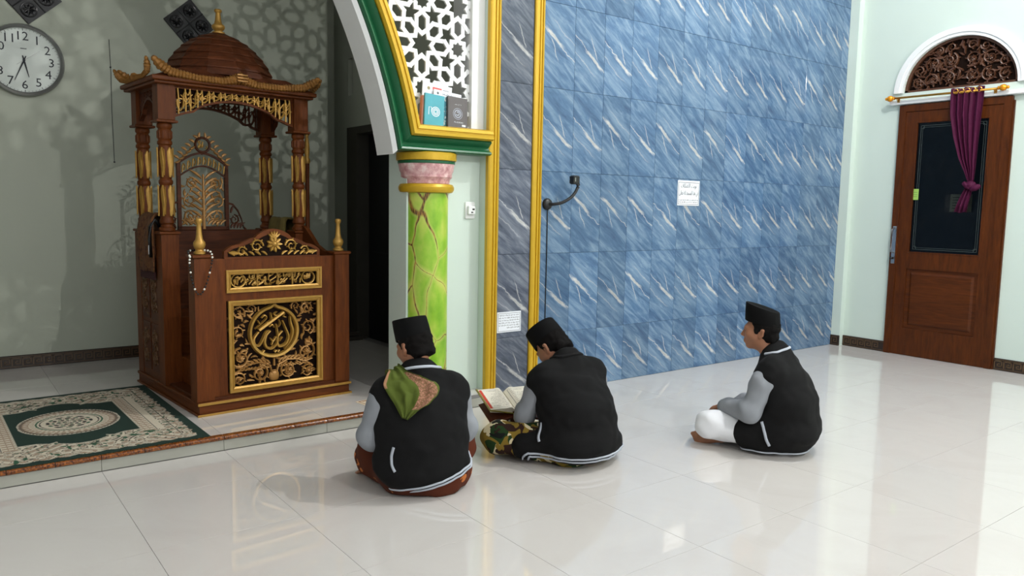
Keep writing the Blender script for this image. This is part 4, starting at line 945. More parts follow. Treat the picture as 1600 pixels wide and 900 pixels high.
# ================================================================== books on the ledge
def book(name, label, x, y, w_, h_, th, cover, tilt=.0, lean=.14, rz=0.0, pages=True, z=1.904):
    b = thing(name, label, 'book' if pages else 'paper', (x, y, z+.001)); b.rotation_euler = (-lean, tilt, rz)
    if pages:
        q = MB(); q.bbox(0, w_, 0, .0025, 0, h_, .0008); q.bbox(0, w_, th-.0025, th, 0, h_, .0008); q.bbox(-.002, .002, 0, th, 0, h_, .0008); q.build('cover', cover, b)
        q = MB(); q.box(.002, w_-.004, .0025, th-.0025, .003, h_-.003); q.build('page_block', M['cream_paper'], b)
    else:
        q = MB(); q.box(0, w_, 0, th, 0, h_); q.build('sheet', cover, b)
    return b
teal = plain('teal_cover', (70,158,172), .45, var=.12, scale=14); dark = plain('dark_cover', (86,80,80), .4, var=.25, scale=9); 
def mosaic():
    t = NT('mosaic_cover'); vo = t.n('ShaderNodeTexVoronoi'); vo.inputs['Scale'].default_value = 70; t.set(vo.inputs['Vector'], t.coords('Object')); sp = t.n('ShaderNodeSeparateColor'); t.set(sp.inputs[0], vo.outputs['Color'])
    t.p(col=t.ramp(sp.outputs[0], [(.3, s2l((84,150,166))), (.5, s2l((200,220,222))), (.8, s2l((230,236,236)))]), rough=.5); return t.mat
YL = -.035
p1 = book('paper_booklet', 'white printed booklet with a red heading behind the other books', -.985, .045, .225, .292, .008, M['paper'], .10, .06, pages=False)
q = MB(); q.box(.075,.145,-.0006,0,.250,.268); q.build('red_heading', plain('red_print', (214,84,78), .5), p1); q = MB(); q.box(.155,.2,-.0006,0,.258,.263); q.box(.155,.19,-.0006,0,.246,.25); q.build('print_lines', plain('grey_print', (140,140,150), .5), p1); q = MB(); q.lathe([(.012,-.0006),(.012,.0)], n=16, M=Matrix.Translation((.045,0,.255)) @ M90); q.build('emblem', plain('emblem_gold', (210,190,120), .5), p1)
p2 = book('paper_booklet', 'white booklet with a single grey title line leaning behind the dark book', -.905, .024, .215, .246, .008, M['paper'], .09, .08, pages=False)
q = MB(); squiggle(q, .065, .165, .222, .012, -.0003, 44); q.build('title_line', plain('grey_title', (120,124,134), .5), p2); q = MB(); q.lathe([(.009,-.0006),(.009,0)], n=12, M=Matrix.Translation((.03,0,.224)) @ M90); q.build('emblem', plain('emblem_grey', (130,136,140), .5), p2)
b1 = book('prayer_book', 'salmon spined book at the outer end of the ledge row', -1.012, -.012, .05, .190, .03, plain('salmon_cover', (222,150,128), .5), .10, .05)
b2 = book('prayer_book', 'teal covered book with a white ring emblem on the ledge', -1.000, -.030, .145, .205, .014, teal, .08, .07)
q = MB()
for r in (.030,.020,.011): q.ribbon([(.082+r*math.cos(2*PI*i/20), .095+r*math.sin(2*PI*i/20)) for i in range(21)], .005, -.0002, .0006)
q.ribbon([(.03,.07),(.03,.12),(.05,.12),(.05,.09)], .005, -.0002, .0006); q.build('ring_emblem', M['paper'], b2)
b3 = book('prayer_book', 'pale blue and white mosaic patterned book behind the teal one', -.885, -.012, .085, .198, .012, mosaic(), .07, .06)
b4 = book('prayer_book', 'dark grey book with a round emblem at the front of the ledge', -.825, -.040, .150, .200, .022, dark, .05, .08)
q = MB()
for r in (.036,.024): q.ribbon([(.074+r*math.cos(2*PI*i/24), .092+r*math.sin(2*PI*i/24)) for i in range(25)], .003 if r > .03 else .006, -.0002, .0006)
q.ribbon(cat([(.06,.088),(.07,.082),(.082,.086),(.084,.1),(.074,.106),(.068,.098)]), .006, -.0002, .0006); q.build('emblem', plain('emblem_silver', (170,176,190), .4), b4)
q = MB(); text_on(q, 'AL-QUR\'AN', .045,.115,.031,.041,-.0006,False); squiggle(q, .05,.10,.152,.006,-.0003,9); tag(q.build('title', M['paper'], b4), kind='stuff')
q = MB(); q.box(.108,.136,-.0008,0,.012,.024); q.build('price_label', M['paper'], b4)
# ================================================================== platform floor: rug, small mat
def grid_obj(name, mat, parent, x0, x1, y0, y1, nx, ny, colf, z=0.0, th=.006):
    X, Yg = np.meshgrid(np.linspace(x0, x1, nx+1), np.linspace(y0, y1, ny+1)); v = np.c_[X.ravel(), Yg.ravel(), np.full(X.size, z+th)]
    b = np.array([(x0,y0,z),(x1,y0,z),(x1,y1,z),(x0,y1,z)]); k = nx+1; I = np.arange(ny)[:,None]*k+np.arange(nx)[None,:]; I = I.ravel()
    f = np.c_[I, I+1, I+1+k, I+k]; me = bpy.data.meshes.new(name); n0 = len(v)
    side = [(n0, n0+1, nx, 0), (n0+1, n0+2, ny*k+nx, nx), (n0+2, n0+3, ny*k, ny*k+nx), (n0+3, n0, 0, ny*k)]
    me.from_pydata(np.r_[v, b].tolist(), [], f.tolist()+side); c = colf(v[:,0], v[:,1]); c = np.r_[c, np.tile(c[:1], (4,1))]
    at = me.color_attributes.new('Col', 'FLOAT_COLOR', 'POINT'); at.data.foreach_set('color', np.c_[c, np.ones(len(c))].astype(np.float32).ravel()); me.materials.append(mat)
    return link(name, me, parent)
def vnoise(x, y, s, seed):
    x = x*s+seed*17.3; y = y*s-seed*9.1; xi = np.floor(x); yi = np.floor(y); fx = x-xi; fy = y-yi; fx = fx*fx*(3-2*fx); fy = fy*fy*(3-2*fy)
    h = lambda a, b: np.modf(np.abs(np.sin(a*127.1+b*311.7+seed*74.7)*43758.5453))[0]
    return (h(xi,yi)*(1-fx)+h(xi+1,yi)*fx)*(1-fy)+(h(xi,yi+1)*(1-fx)+h(xi+1,yi+1)*fx)*fy
RC = (-2.966, .675); RW, RH = .575, .742
def rug_col(x, y):
    G = np.array(s2l((10,42,32))); Cr = np.array(s2l((206,196,176))); Dk = np.array(s2l((44,40,36))); Tn = np.array(s2l((160,138,118))); Gn = np.array(s2l((40,84,58)))
    ax, ay = np.abs(x), np.abs(y); c = np.tile(G, (len(x),1))
    def put(m, col): c[m] = col
    nz = vnoise(x, y, 26, 1); nz2 = vnoise(x, y, 44, 2); n3 = vnoise(x, y, 90, 5)
    edge_ = .012*np.sin(ay*70)+.008*np.sin(ay*160)
    inner = (ax < RW-.055+.5*edge_*(ay < 9)) & (ay < RH-.05+.6*.012*np.sin(ax*70))
    put(inner, Cr)
    # scrolling motifs over the cream ground
    sw = np.sin(x*46+3.0*np.sin(y*19))*np.sin(y*46+3.0*np.sin(x*17)); ln = np.abs(np.abs(sw)-.42) < .11
    put(inner & ln, Dk*.8+Tn*.2); put(inner & (np.abs(sw) > .72), Tn); put(inner & (nz2 > .78), Gn); put(inner & (n3 > .86), Dk)
    rim = inner & ((ax > RW-.095) | (ay > RH-.09)); put(rim & (np.sin(x*120)*np.sin(y*120) > .1), Tn); put(rim & (nz > .62), Cr*.75)
    put(inner & (np.abs(ax-(RW-.115)) < .004) & (ay < RH-.13), G*.7)
    side = inner & (ax < .415) & (ay < .44)
    put(side & (ax > .305), Cr); vx = ax-.36
    put(side & (ax > .300) & (ax < .365), Tn); put(side & (ax > .300) & (ax < .365) & (np.sin(y*150) > .1) & (np.abs(np.sin(x*120)) > .3), Cr)
    put(side & (np.abs(ax-.372) < .004), Dk)
    # green field with bulged ends
    top = .372+.105*(ax < .115)*np.sqrt(np.clip(1-(ax/.125)**2, 0, 1))+.035*np.clip(1-np.abs(ax-.155)/.06, 0, 1)
    fld = (ax < .296) & (ay < top-.05*np.clip((ax-.19)/.1, 0, 1)*0)
    put((ax < .308) & (ay < top+.014), Cr*.8); put(fld, G)
    r = np.sqrt((x/.262)**2+(y/.282)**2); th_ = np.arctan2(y/.282, x/.262)
    for lo, hi, col in ((0,1.0,Cr),(.90,.955,Dk*.6+Tn*.4),(.78,.90,Tn),(.62,.66,Gn),(.56,.585,Dk)): put((r >= lo) & (r < hi), col)
    put((r > .80) & (r < .88) & (np.sin(th_*38) > .2), Cr*.9); put((r > .68) & (r < .76) & (np.sin(th_*46) > .3), Tn); put((r > .955) & (r < .985) & (np.sin(th_*70) > .4), Dk)
    fl = r < .46; pet = np.sin(th_*6+6*r)*np.cos(r*30); put(fl & (pet > .35), Dk); put(fl & (pet < -.55), Gn); put(fl & (np.abs(pet) < .1) & (nz2 > .4), Tn)
    return c*(.92+.16*vnoise(x, y, 160, 9))[:,None]
rg_ = thing('oriental_rug', 'dark green and cream oriental rug with an oval medallion', 'rug', (RC[0], RC[1], ZP), math.radians(1.3))
grid_obj('pile', vcol('rug_pile', .95, .5, 500), rg_, -RW, RW, -RH, RH, 250, 320, rug_col)
def mat_col(x, y):
    a = np.abs(x-.16); b = np.abs(y-.3); c = np.tile(np.array(s2l((222,206,180))), (len(x),1)); e = np.minimum(.125-a, .3-b)
    c[(e > .012) & (e < .02)] = s2l((130,76,36)); c[(e > .03) & (e < .036)] = s2l((150,96,56)); c[(e > .045) & (np.abs(np.modf(np.abs(x+y)*22)[0]-.5) < .12)] = s2l((190,160,120)); return c
sm = thing('small_mat', 'small cream mat with brown border lying by the pulpit', 'mat', (-1.372, .205, ZP), .12)
grid_obj('weave', vcol('mat_weave', .9, .3, 400), sm, 0, .60, -.25, 0, 80, 40, lambda x, y: mat_col(y+.285, x), th=.004)
# ================================================================== things on the pulpit
PM = mb_root.matrix_basis.copy() if False else Matrix.Translation((-2.324, .375, ZP)) @ Matrix.Rotation(MA, 4, 'Z')
def pthing(name, label, cat_, loc): 
    o = thing(name, label, cat_, tuple(PM @ Vector(loc)), MA); return o
def rug_cloth():
    t = NT('folded_rug_cloth'); v = t.coords('Object'); n = t.noise(v, 40, 3); t.p(col=t.ramp(n, [(.35, s2l((70,36,18))), (.55, s2l((112,70,36))), (.75, s2l((58,50,26)))]), rough=.95); t.bump(t.noise(v, 300, 2), .5, .003); return t.mat
def draped(name, label, loc, along, path, mat, fringe=None, th=.012):
    o = pthing(name, label, 'prayer mat', loc); n = len(path); vs = []; m = 14
    P = cat(path, 5); k = len(P)
    for side in (0, 1):
        for i, (a, z) in enumerate(P):
            t0 = P[max(i-1,0)]; t1 = P[min(i+1,k-1)]; dx, dz = t1[0]-t0[0], t1[1]-t0[1]; l = math.hypot(dx, dz) or 1; nx_, nz_ = -dz/l*th*side, dx/l*th*side
            for j in range(m+1): 
                s_ = j/m; vs.append((a+nx_+.006*math.sin(s_*9+i*.3), along*(s_-.5)*(1+.02*math.sin(i*.7)), z+nz_+.004*math.sin(s_*7)))
    q = m+1; N = k*q; fs = []
    for i in range(k-1):
        for j in range(m): A = i*q+j; fs += [(A,A+1,A+q+1,A+q), (N+A,N+A+q,N+A+q+1,N+A+1)]
    for i in range(k-1): fs += [(i*q,(i+1)*q,N+(i+1)*q,N+i*q), (i*q+m,N+i*q+m,N+(i+1)*q+m,(i+1)*q+m)]
    for j in range(m): fs += [(j,N+j,N+j+1,j+1), ((k-1)*q+j,(k-1)*q+j+1,N+(k-1)*q+j+1,N+(k-1)*q+j)]
    mb = MB(); mb.add(vs, fs); ob = mb.build('cloth', mat, o, True)
    if fringe is not None:
        f_ = MB(); a, z = P[0]; 
        for j in range(26): y = along*(j/25-.5)*.97; f_.box(a-.004, a+.006, y-.004, y+.004, z-.05, z)
        tag(f_.build('fringe', fringe, o), kind='stuff')
    return o
draped('prayer_mat', 'brown folded prayer mat hung over the pulpit side by the rear column', (.035, .86, .93), .30, [(-.045,-.10),(-.048,.05),(-.046,.18),(-.03,.262),(.02,.275),(.05,.20),(.055,.05),(.055,-.15)], rug_cloth(), plain('maroon_fringe', (52,16,18), .9))
draped('prayer_mat', 'olive folded prayer mat hung over the far pulpit side', (1.0, .93, .93), .26, [(-.05,-.1),(-.052,.10),(-.04,.235),(.0,.25),(.04,.22),(.045,.0),(.045,-.2)], plain('olive_cloth', (110,96,48), .95, var=.2, scale=30, bump=.4, bscale=250))
q = pthing('hanging_strap', 'black strap with small white print beside the brown prayer mat', 'strap', (.0, .715, .93)); 
m_ = MB(); m_.tube([(-.03,0,.0),(-.035,.0,.12),(-.03,0,.2),(.0,0,.25),(.03,0,.2)], .012, 8); m_.build('band', M['black'], q, True); m_ = MB(); m_.box(-.044,-.042,-.004,.004,.02,.08); m_.build('print', M['paper'], q)
# beads
bd_ = pthing('prayer_beads', 'string of black and white prayer beads on the front pulpit post', 'prayer beads', (.05, .07, .985)); 
pts = cat([(-.072,-.06,-.01),(-.078,-.068,-.05),(-.070,-.075,-.14),(-.052,-.082,-.21),(-.028,-.082,-.235),(.0,-.08,-.205),(.03,-.075,-.13),(.052,-.072,-.04),(.055,-.066,.0),(.045,-.04,.022),(.0,.045,.022),(-.045,.02,.022),(-.072,-.03,.018),(-.072,-.06,-.01)], 12)
acc = 0; last = np.array(pts[0]); sph = None; bk_ = 0; bw = plain('white_bead', (225,225,215), .3); bb = plain('black_bead', (18,16,16), .25)
for c in pts:
    c = np.array(c); acc += np.linalg.norm(c-last); last = c
    if acc > .0165 or bk_ == 0:
        acc = 0; m_ = bw if (bk_ % 5 in (0,) or bk_ < 3 or 24 < bk_ < 30) else bb
        key = m_.name
        if sph is None: sph = {}
        if key not in sph:
            z_ = MB(); z_.lathe([(.0065*math.sin(PI*i/6)+1e-4, -.0065*math.cos(PI*i/6)) for i in range(7)], n=8); ob = z_.build('bead', m_, bd_, True); sph[key] = ob
        else: ob = copyobj(sph[key], bd_)
        ob.location = tuple(c); bk_ += 1
z_ = MB(); z_.tube([tuple(c) for c in pts], .0012, 4); z_.build('cord', M['black'], bd_)
# sermon staff
st = pthing('sermon_staff', 'upright wooden staff with gilded spear tip behind the pulpit column', 'staff', (1.112, .76, 0))
MB().lathe([(.015,0),(.017,.02),(.016,1.5),(.018,1.60)], n=14).build('shaft', M['wood'], st, 40)
MB().lathe([(.018,1.60),(.024,1.61),(.022,1.63),(.015,1.645),(.019,1.68),(.021,1.71),(.016,1.76),(.011,1.80),(.019,1.812),(.019,1.824),(.010,1.832),(.004,1.88),(.001,1.89)], n=14).build('gilded_tip', M['carve_gold'], st, 40)
# low dark sill pieces by the niche door
ds = thing('door_step', 'low dark stone step before the niche doorway', 'step', (-.40, 2.52, ZP)); MB().bbox(-.13,.13,-.19,.13,0,.035,.004).build('slab', M['frame_grey'], ds); MB().bbox(-.10,.13,-.13,.13,.035,.07,.004).build('upper_slab', M['frame_grey'], ds)
# ================================================================== people: smooth solid modelling
class SDF:
    # union of soft primitives, evaluated on a grid block by block
    def __init__(s): s.pr = []
    def cap(s, a, b, ra, rb=None, k=.03): s.pr.append(('c', np.array(a, float), np.array(b, float), ra, ra if rb is None else rb, k)); return s
    def ell(s, c, r, k=.03, R=None): s.pr.append(('e', np.array(c, float), np.array(r, float), R, None, k)); return s
    def path(s, pts, rs, k=.03):
        for i in range(len(pts)-1): s.cap(pts[i], pts[i+1], rs[i], rs[i+1], k)
        return s
    def cut(s, n, d, k=.01): s.pr.append(('x', np.array(n, float)/np.linalg.norm(n), d, None, None, k)); return s   # keeps points with n.p < d
    def wob(s, amp, sc, seed=0): s.pr.append(('w', amp, sc, seed, None, 0)); return s
    @staticmethod
    def prim(q, P):
        if q[0] == 'c':
            a, b, ra, rb = q[1], q[2], q[3], q[4]; ba = b-a; L = ba @ ba; t = np.clip(((P-a) @ ba)/L, 0, 1); d = P-a-t[...,None]*ba
            return np.sqrt((d*d).sum(-1))-(ra+(rb-ra)*t)
        c, r, R = q[1], q[2], q[3]; d = P-c
        if R is not None: d = d @ R
        e = d/r; k0 = np.sqrt((e*e).sum(-1)); k1 = np.sqrt(((e/r)**2).sum(-1))+1e-9
        return k0*(k0-1)/k1
    def bb(s):
        lo = np.full(3, 9.); hi = np.full(3, -9.)
        for q in s.pr:
            if q[0] == 'c': m = max(q[3], q[4]); lo = np.minimum(lo, np.minimum(q[1], q[2])-m); hi = np.maximum(hi, np.maximum(q[1], q[2])+m)
            elif q[0] == 'e': m = q[2].max() if q[3] is not None else q[2]; lo = np.minimum(lo, q[1]-m); hi = np.maximum(hi, q[1]+m)
        return lo, hi
    @staticmethod
    def smin(a, b, k):
        h = np.clip(.5+.5*(b-a)/k, 0, 1); return b*(1-h)+a*h-k*h*(1-h)
    def ev(s, P):
        f = np.full(P.shape[:-1], 1.0)
        for q in s.pr:
            if q[0] in 'ce': f = s.smin(f, s.prim(q, P), q[5])
            elif q[0] == 'x': f = -s.smin(-f, -(P @ q[1]-q[2]), q[5])
            else: f = f+s.wv(q, P)
        return f
    @staticmethod
    def wv(q, P):
        x, y, z = P[...,0]*q[2], P[...,1]*q[2], P[...,2]*q[2]; o = q[3]
        return q[1]*(np.sin(x+1.7*np.sin(z*.8+o)+o)*np.sin(1.1*y+1.3*np.sin(x*.7+o))+.6*np.sin(1.9*z+1.5*np.sin(y*1.2+x*.6+o)))
    def mesh(s, h):
        lo, hi = s.bb(); lo = lo-3*h-.012; hi = hi+3*h+.012; n = np.ceil((hi-lo)/h).astype(int)+1
        ax = [lo[i]+h*np.arange(n[i]) for i in range(3)]; f = np.full(tuple(n), 1.0, np.float64)
        G = np.stack(np.meshgrid(*ax, indexing='ij'), -1)
        for q in s.pr:
            if q[0] in 'ce':
                if q[0] == 'c': m = max(q[3], q[4]); a0 = np.minimum(q[1], q[2])-m; a1 = np.maximum(q[1], q[2])+m
                else: m = q[2].max() if q[3] is not None else q[2]; a0 = q[1]-m; a1 = q[1]+m
                pad = q[5]+.03; i0 = np.clip(((a0-pad-lo)/h).astype(int), 0, n-1); i1 = np.clip(((a1+pad-lo)/h).astype(int)+2, 1, n)
                sl = tuple(slice(i0[k], i1[k]) for k in range(3)); f[sl] = s.smin(f[sl], s.prim(q, G[sl]), q[5])
            elif q[0] == 'x': f = -s.smin(-f, -(G @ q[1]-q[2]), q[5])
            else: f = f+s.wv(q, G)
        return surface_nets(f, lo, h)
def surface_nets(f, lo, h):
    ins = f < 0; c = np.zeros(tuple(np.array(f.shape)-1), int); sl = [slice(None,-1), slice(1,None)]
    for a in (0,1):
        for b in (0,1):
            for d in (0,1): c += ins[sl[a], sl[b], sl[d]]
    act = (c > 0) & (c < 8); idx = -np.ones(act.shape, int); I = np.argwhere(act); idx[act] = np.arange(len(I))
    pos = np.zeros((len(I), 3)); cnt = np.zeros(len(I)); cor = [(a,b,d) for a in (0,1) for b in (0,1) for d in (0,1)]
    for p in cor:
        for ax in range(3):
            if p[ax]: continue
            q = list(p); q[ax] = 1; A = f[I[:,0]+p[0], I[:,1]+p[1], I[:,2]+p[2]]; B = f[I[:,0]+q[0], I[:,1]+q[1], I[:,2]+q[2]]
            m = (A < 0) != (B < 0); t = np.where(m, A/(A-B+1e-12), 0); pt = np.tile(np.array(p, float), (len(I),1)); pt[:,ax] += t
            pos[m] += pt[m]; cnt[m] += 1
    V = lo+h*(I+pos/np.maximum(cnt, 1)[:,None]); F = []
    for ax in range(3):
        s0 = [slice(1,-1)]*3; s1 = [slice(1,-1)]*3; s0[ax] = slice(0,-1); s1[ax] = slice(1,None)
        A = ins[tuple(s0)]; B = ins[tuple(s1)]; E = np.argwhere(A != B); off = np.ones(3, int); off[ax] = 0; E0 = E+off
        u, v = (ax+1) % 3, (ax+2) % 3; du = np.zeros(3, int); du[u] = 1; dv = np.zeros(3, int); dv[v] = 1
        g = lambda e: idx[e[:,0], e[:,1], e[:,2]]
        q = np.stack([g(E0-du-dv), g(E0-dv), g(E0), g(E0-du)], 1); sgn = A[tuple(E.T)]; q[~sgn] = q[~sgn][:,::-1]; F.append(q)
    F = np.concatenate(F); return V, F[(F >= 0).all(1)]
def sdf_obj(name, sdf, h, mat, parent, smooth_it=2):
    V, F = sdf.mesh(h)
    if smooth_it:
        e = np.concatenate([F[:,[0,1]], F[:,[1,2]], F[:,[2,3]], F[:,[3,0]]])
        for _ in range(smooth_it):
            s_ = np.zeros_like(V); c = np.zeros(len(V)); np.add.at(s_, e[:,0], V[e[:,1]]); np.add.at(s_, e[:,1], V[e[:,0]]); np.add.at(c, e.ravel(), 1); V = V*.5+.5*s_/np.maximum(c,1)[:,None]
    me = bpy.data.meshes.new(name); me.from_pydata(V.tolist(), [], F.tolist())
    for m in (mat if isinstance(mat, list) else [mat]): me.materials.append(m)
    me.update(); return link(name, me, parent, True)
def project(sdf, P, off, it=12):
    P = np.array(P, float); e = 1e-3
    for _ in range(it):
        d = sdf.ev(P)-off; g = np.stack([sdf.ev(P+np.eye(3)[i]*e)-sdf.ev(P-np.eye(3)[i]*e) for i in range(3)], -1); g /= np.linalg.norm(g, axis=-1, keepdims=True)+1e-9; P = P-np.clip(d, -.05, .05)[...,None]*g*.8
    return P
def cloth_strip(name, sdf, pts, width, mat, parent, off=.004, up=None, th=.003):
    # narrow band of cloth laid on a surface along a path
    P = project(sdf, [tuple(c) for c in cat(pts, 8)], off); e = 1e-3
    g = np.stack([sdf.ev(P+np.eye(3)[i]*e)-sdf.ev(P-np.eye(3)[i]*e) for i in range(3)], -1); g /= np.linalg.norm(g, axis=-1, keepdims=True)+1e-9
    t = np.gradient(P, axis=0); t /= np.linalg.norm(t, axis=1, keepdims=True)+1e-9; b = np.cross(g, t); k = len(P); w_ = width/2
    A = project(sdf, P-b*w_, off); B = project(sdf, P+b*w_, off); vs = np.concatenate([A-g*.004, A+g*th*.2, P+g*th, B+g*th*.2, B-g*.004]).tolist(); fs = []
    for i in range(k-1):
        for j in range(4): fs.append((j*k+i, j*k+i+1, (j+1)*k+i+1, (j+1)*k+i))
    fs += [tuple(j*k for j in range(5)), tuple(j*k+k-1 for j in range(4,-1,-1))]
    m = MB(); m.add(vs, fs); return m.build(name, mat, parent, True)
def rotm(yaw, pitch, roll):     # head frame: yaw about z (left +), pitch about x (down +), roll about y
    return np.array(Matrix.Rotation(yaw, 3, 'Z') @ Matrix.Rotation(-pitch, 3, 'X') @ Matrix.Rotation(roll, 3, 'Y'))
# cloth and skin materials
def knit(name, c, var=.12, b=.25, sc=420, rough=.95):
    t = NT(name); v = t.coords('Object'); n = t.noise(v, sc, 2); n2 = t.noise(v, 9, 3); c = s2l(c)
    t.p(col=t.mix(t.math('ADD', t.math('MULTIPLY', n, .5), t.math('MULTIPLY', n2, .5)), tuple(x*(1-var) for x in c), tuple(min(1, x*(1+var)) for x in c)), rough=rough, spec=.25); t.bump(t.math('ADD', t.math('MULTIPLY', n, .3), t.math('MULTIPLY', n2, 1.2)), b, .006); return t.mat
M['jacket'] = knit('black_fleece', (14,14,15), .15)
M['sleeve'] = knit('grey_marl', (138,142,148), .14)
M['stripe'] = knit('pale_grey_rib', (176,182,192), .05)
M['rib'] = knit('black_rib', (20,20,22), .1)
M['white_cloth'] = knit('white_cotton', (226,228,232), .03, .15, 200)
def velvet():
    t = NT('black_velvet'); t.p(col=s2l((9,9,10)), rough=.85, spec=.15); return t.mat
M['velvet'] = velvet()
def hair_m():
    t = NT('black_hair'); n = t.noise(t.coords('Object', (160,160,40)), 3, 3); t.p(col=t.mix(n, s2l((7,6,6)), s2l((20,17,16))), rough=.85, spec=.12); t.bump(n, .5, .004); return t.mat
M['hair'] = hair_m()
def skin(name, c):
    t = NT(name); n = t.noise(t.coords('Object'), 30, 3); c = s2l(c); t.p(col=t.mix(n, tuple(x*.88 for x in c), tuple(x*1.1 for x in c)), rough=.5, spec=.35); t.b.inputs['Subsurface Weight'].default_value = .08; t.b.inputs['Subsurface Radius'].default_value = (.02,.008,.004); return t.mat
M['skin'] = skin('brown_skin', (156,108,82))
M['eye'] = plain('eye_white', (220,215,208), .3, var=0); M['iris'] = plain('dark_iris', (24,16,12), .2, var=0)
def camo():
    t = NT('camouflage_cloth'); v = t.coords('Object'); a = t.noise(v, 11, 1, .4, .6); b = t.noise(t.coords('Object', loc=(3,1,5)), 13, 1, .4, .8); c = t.noise(t.coords('Object', loc=(9,4,2)), 15, 1, .4, .8)
    c1 = t.ramp(a, [(.50, s2l((34,58,28))), (.505, s2l((206,194,158)))]); c1.node.color_ramp.interpolation = 'CONSTANT'
    f2 = t.math('GREATER_THAN', b, .56); f3 = t.math('GREATER_THAN', c, .57); f4 = t.math('LESS_THAN', b, .40)
    col = t.mix(f2, c1, s2l((126,104,40))); col = t.mix(f4, col, s2l((22,24,22))); col = t.mix(f3, col, s2l((46,28,22))); t.p(col=col, rough=.9, spec=.2); return t.mat
def batik():
    t = NT('brown_batik'); v = t.coords('Object'); vo = t.n('ShaderNodeTexVoronoi'); vo.inputs['Scale'].default_value = 11; t.set(vo.inputs['Vector'], v); n = t.noise(v, 40, 2)
    d = t.math('ADD', vo.outputs['Distance'], t.math('MULTIPLY', t.math('SUBTRACT', n, .5), .5)); f = t.math('LESS_THAN', d, .22)
    sp = t.n('ShaderNodeSeparateColor'); t.set(sp.inputs[0], vo.outputs['Color']); f = t.math('MULTIPLY', f, t.math('GREATER_THAN', sp.outputs[0], .55))
    col = t.mix(f, t.mix(t.noise(v, 6, 2), s2l((58,24,14)), s2l((96,46,26))), s2l((186,110,58))); t.p(col=col, rough=.85, spec=.2); return t.mat
# ------------------------------------------------------------------ one seated figure
FH = {}
def hand_prims(S, wrist, direc, palm_n, curl=.5, k=.006):
    # palm, four unequal bent fingers, thumb from the side of the palm
    w_ = np.array(wrist, float); d = np.array(direc, float); d /= np.linalg.norm(d); n = np.array(palm_n, float); n -= d*(n @ d); n /= np.linalg.norm(n); s_ = np.cross(d, n)
    S.cap(w_, w_+d*.03, .024, .026, .015)
    for j in (-1.5,-.5,.5,1.5): S.cap(w_+d*.02+s_*j*.012, w_+d*.085+s_*j*.019, .013, .0115, .012)
    for j, l in zip((-1.5,-.5,.5,1.5), (.062,.074,.078,.070)):
        p = w_+d*.088+s_*j*.019; a = 0.0; dd = d
        for q, fr_ in enumerate((.45,.32,.25)):
            a += curl*(.7 if q == 0 else .8); dd = d*math.cos(a)+n*math.sin(a); p2 = p+dd*l*fr_; S.cap(p, p2, .0092-.0008*q, .0086-.0008*q, k); p = p2
    p = w_+d*.025+s_*.026; t1 = p+(d*.6+s_*.75+n*.25)/1.02*.038; t2 = t1+(d*.85+s_*.25+n*.45)*.032; S.cap(p, t1, .014, .0115, k); S.cap(t1, t2, .011, .009, k)
def foot_prims(S, ankle, toe_dir, up, flip=1, k=.012):
    a = np.array(ankle, float); d = np.array(toe_dir, float); d /= np.linalg.norm(d); u = np.array(up, float); u -= d*(u @ d); u /= np.linalg.norm(u); s_ = np.cross(d, u)*flip
    heel = a-d*.045-u*.045; S.cap(heel, a-d*.01-u*.02, .032, .034, .03); ball = a+d*.13-u*.055
    for j in (-1,0,1): S.cap(a+d*.01-u*.03+s_*j*.010, ball+s_*j*.024, .030, .019, .025)
    for j, (l, r) in enumerate(((.052,.0135),(.047,.0105),(.042,.010),(.036,.0095),(.030,.009))):
        b = ball+s_*(.030-j*.0165)-u*.002; S.cap(b, b+d*(l*.6)+u*.003, r*1.05, r, k*.5); S.cap(b+d*l*.6+u*.003, b+d*l-u*.004, r, r*.95, k*.5)
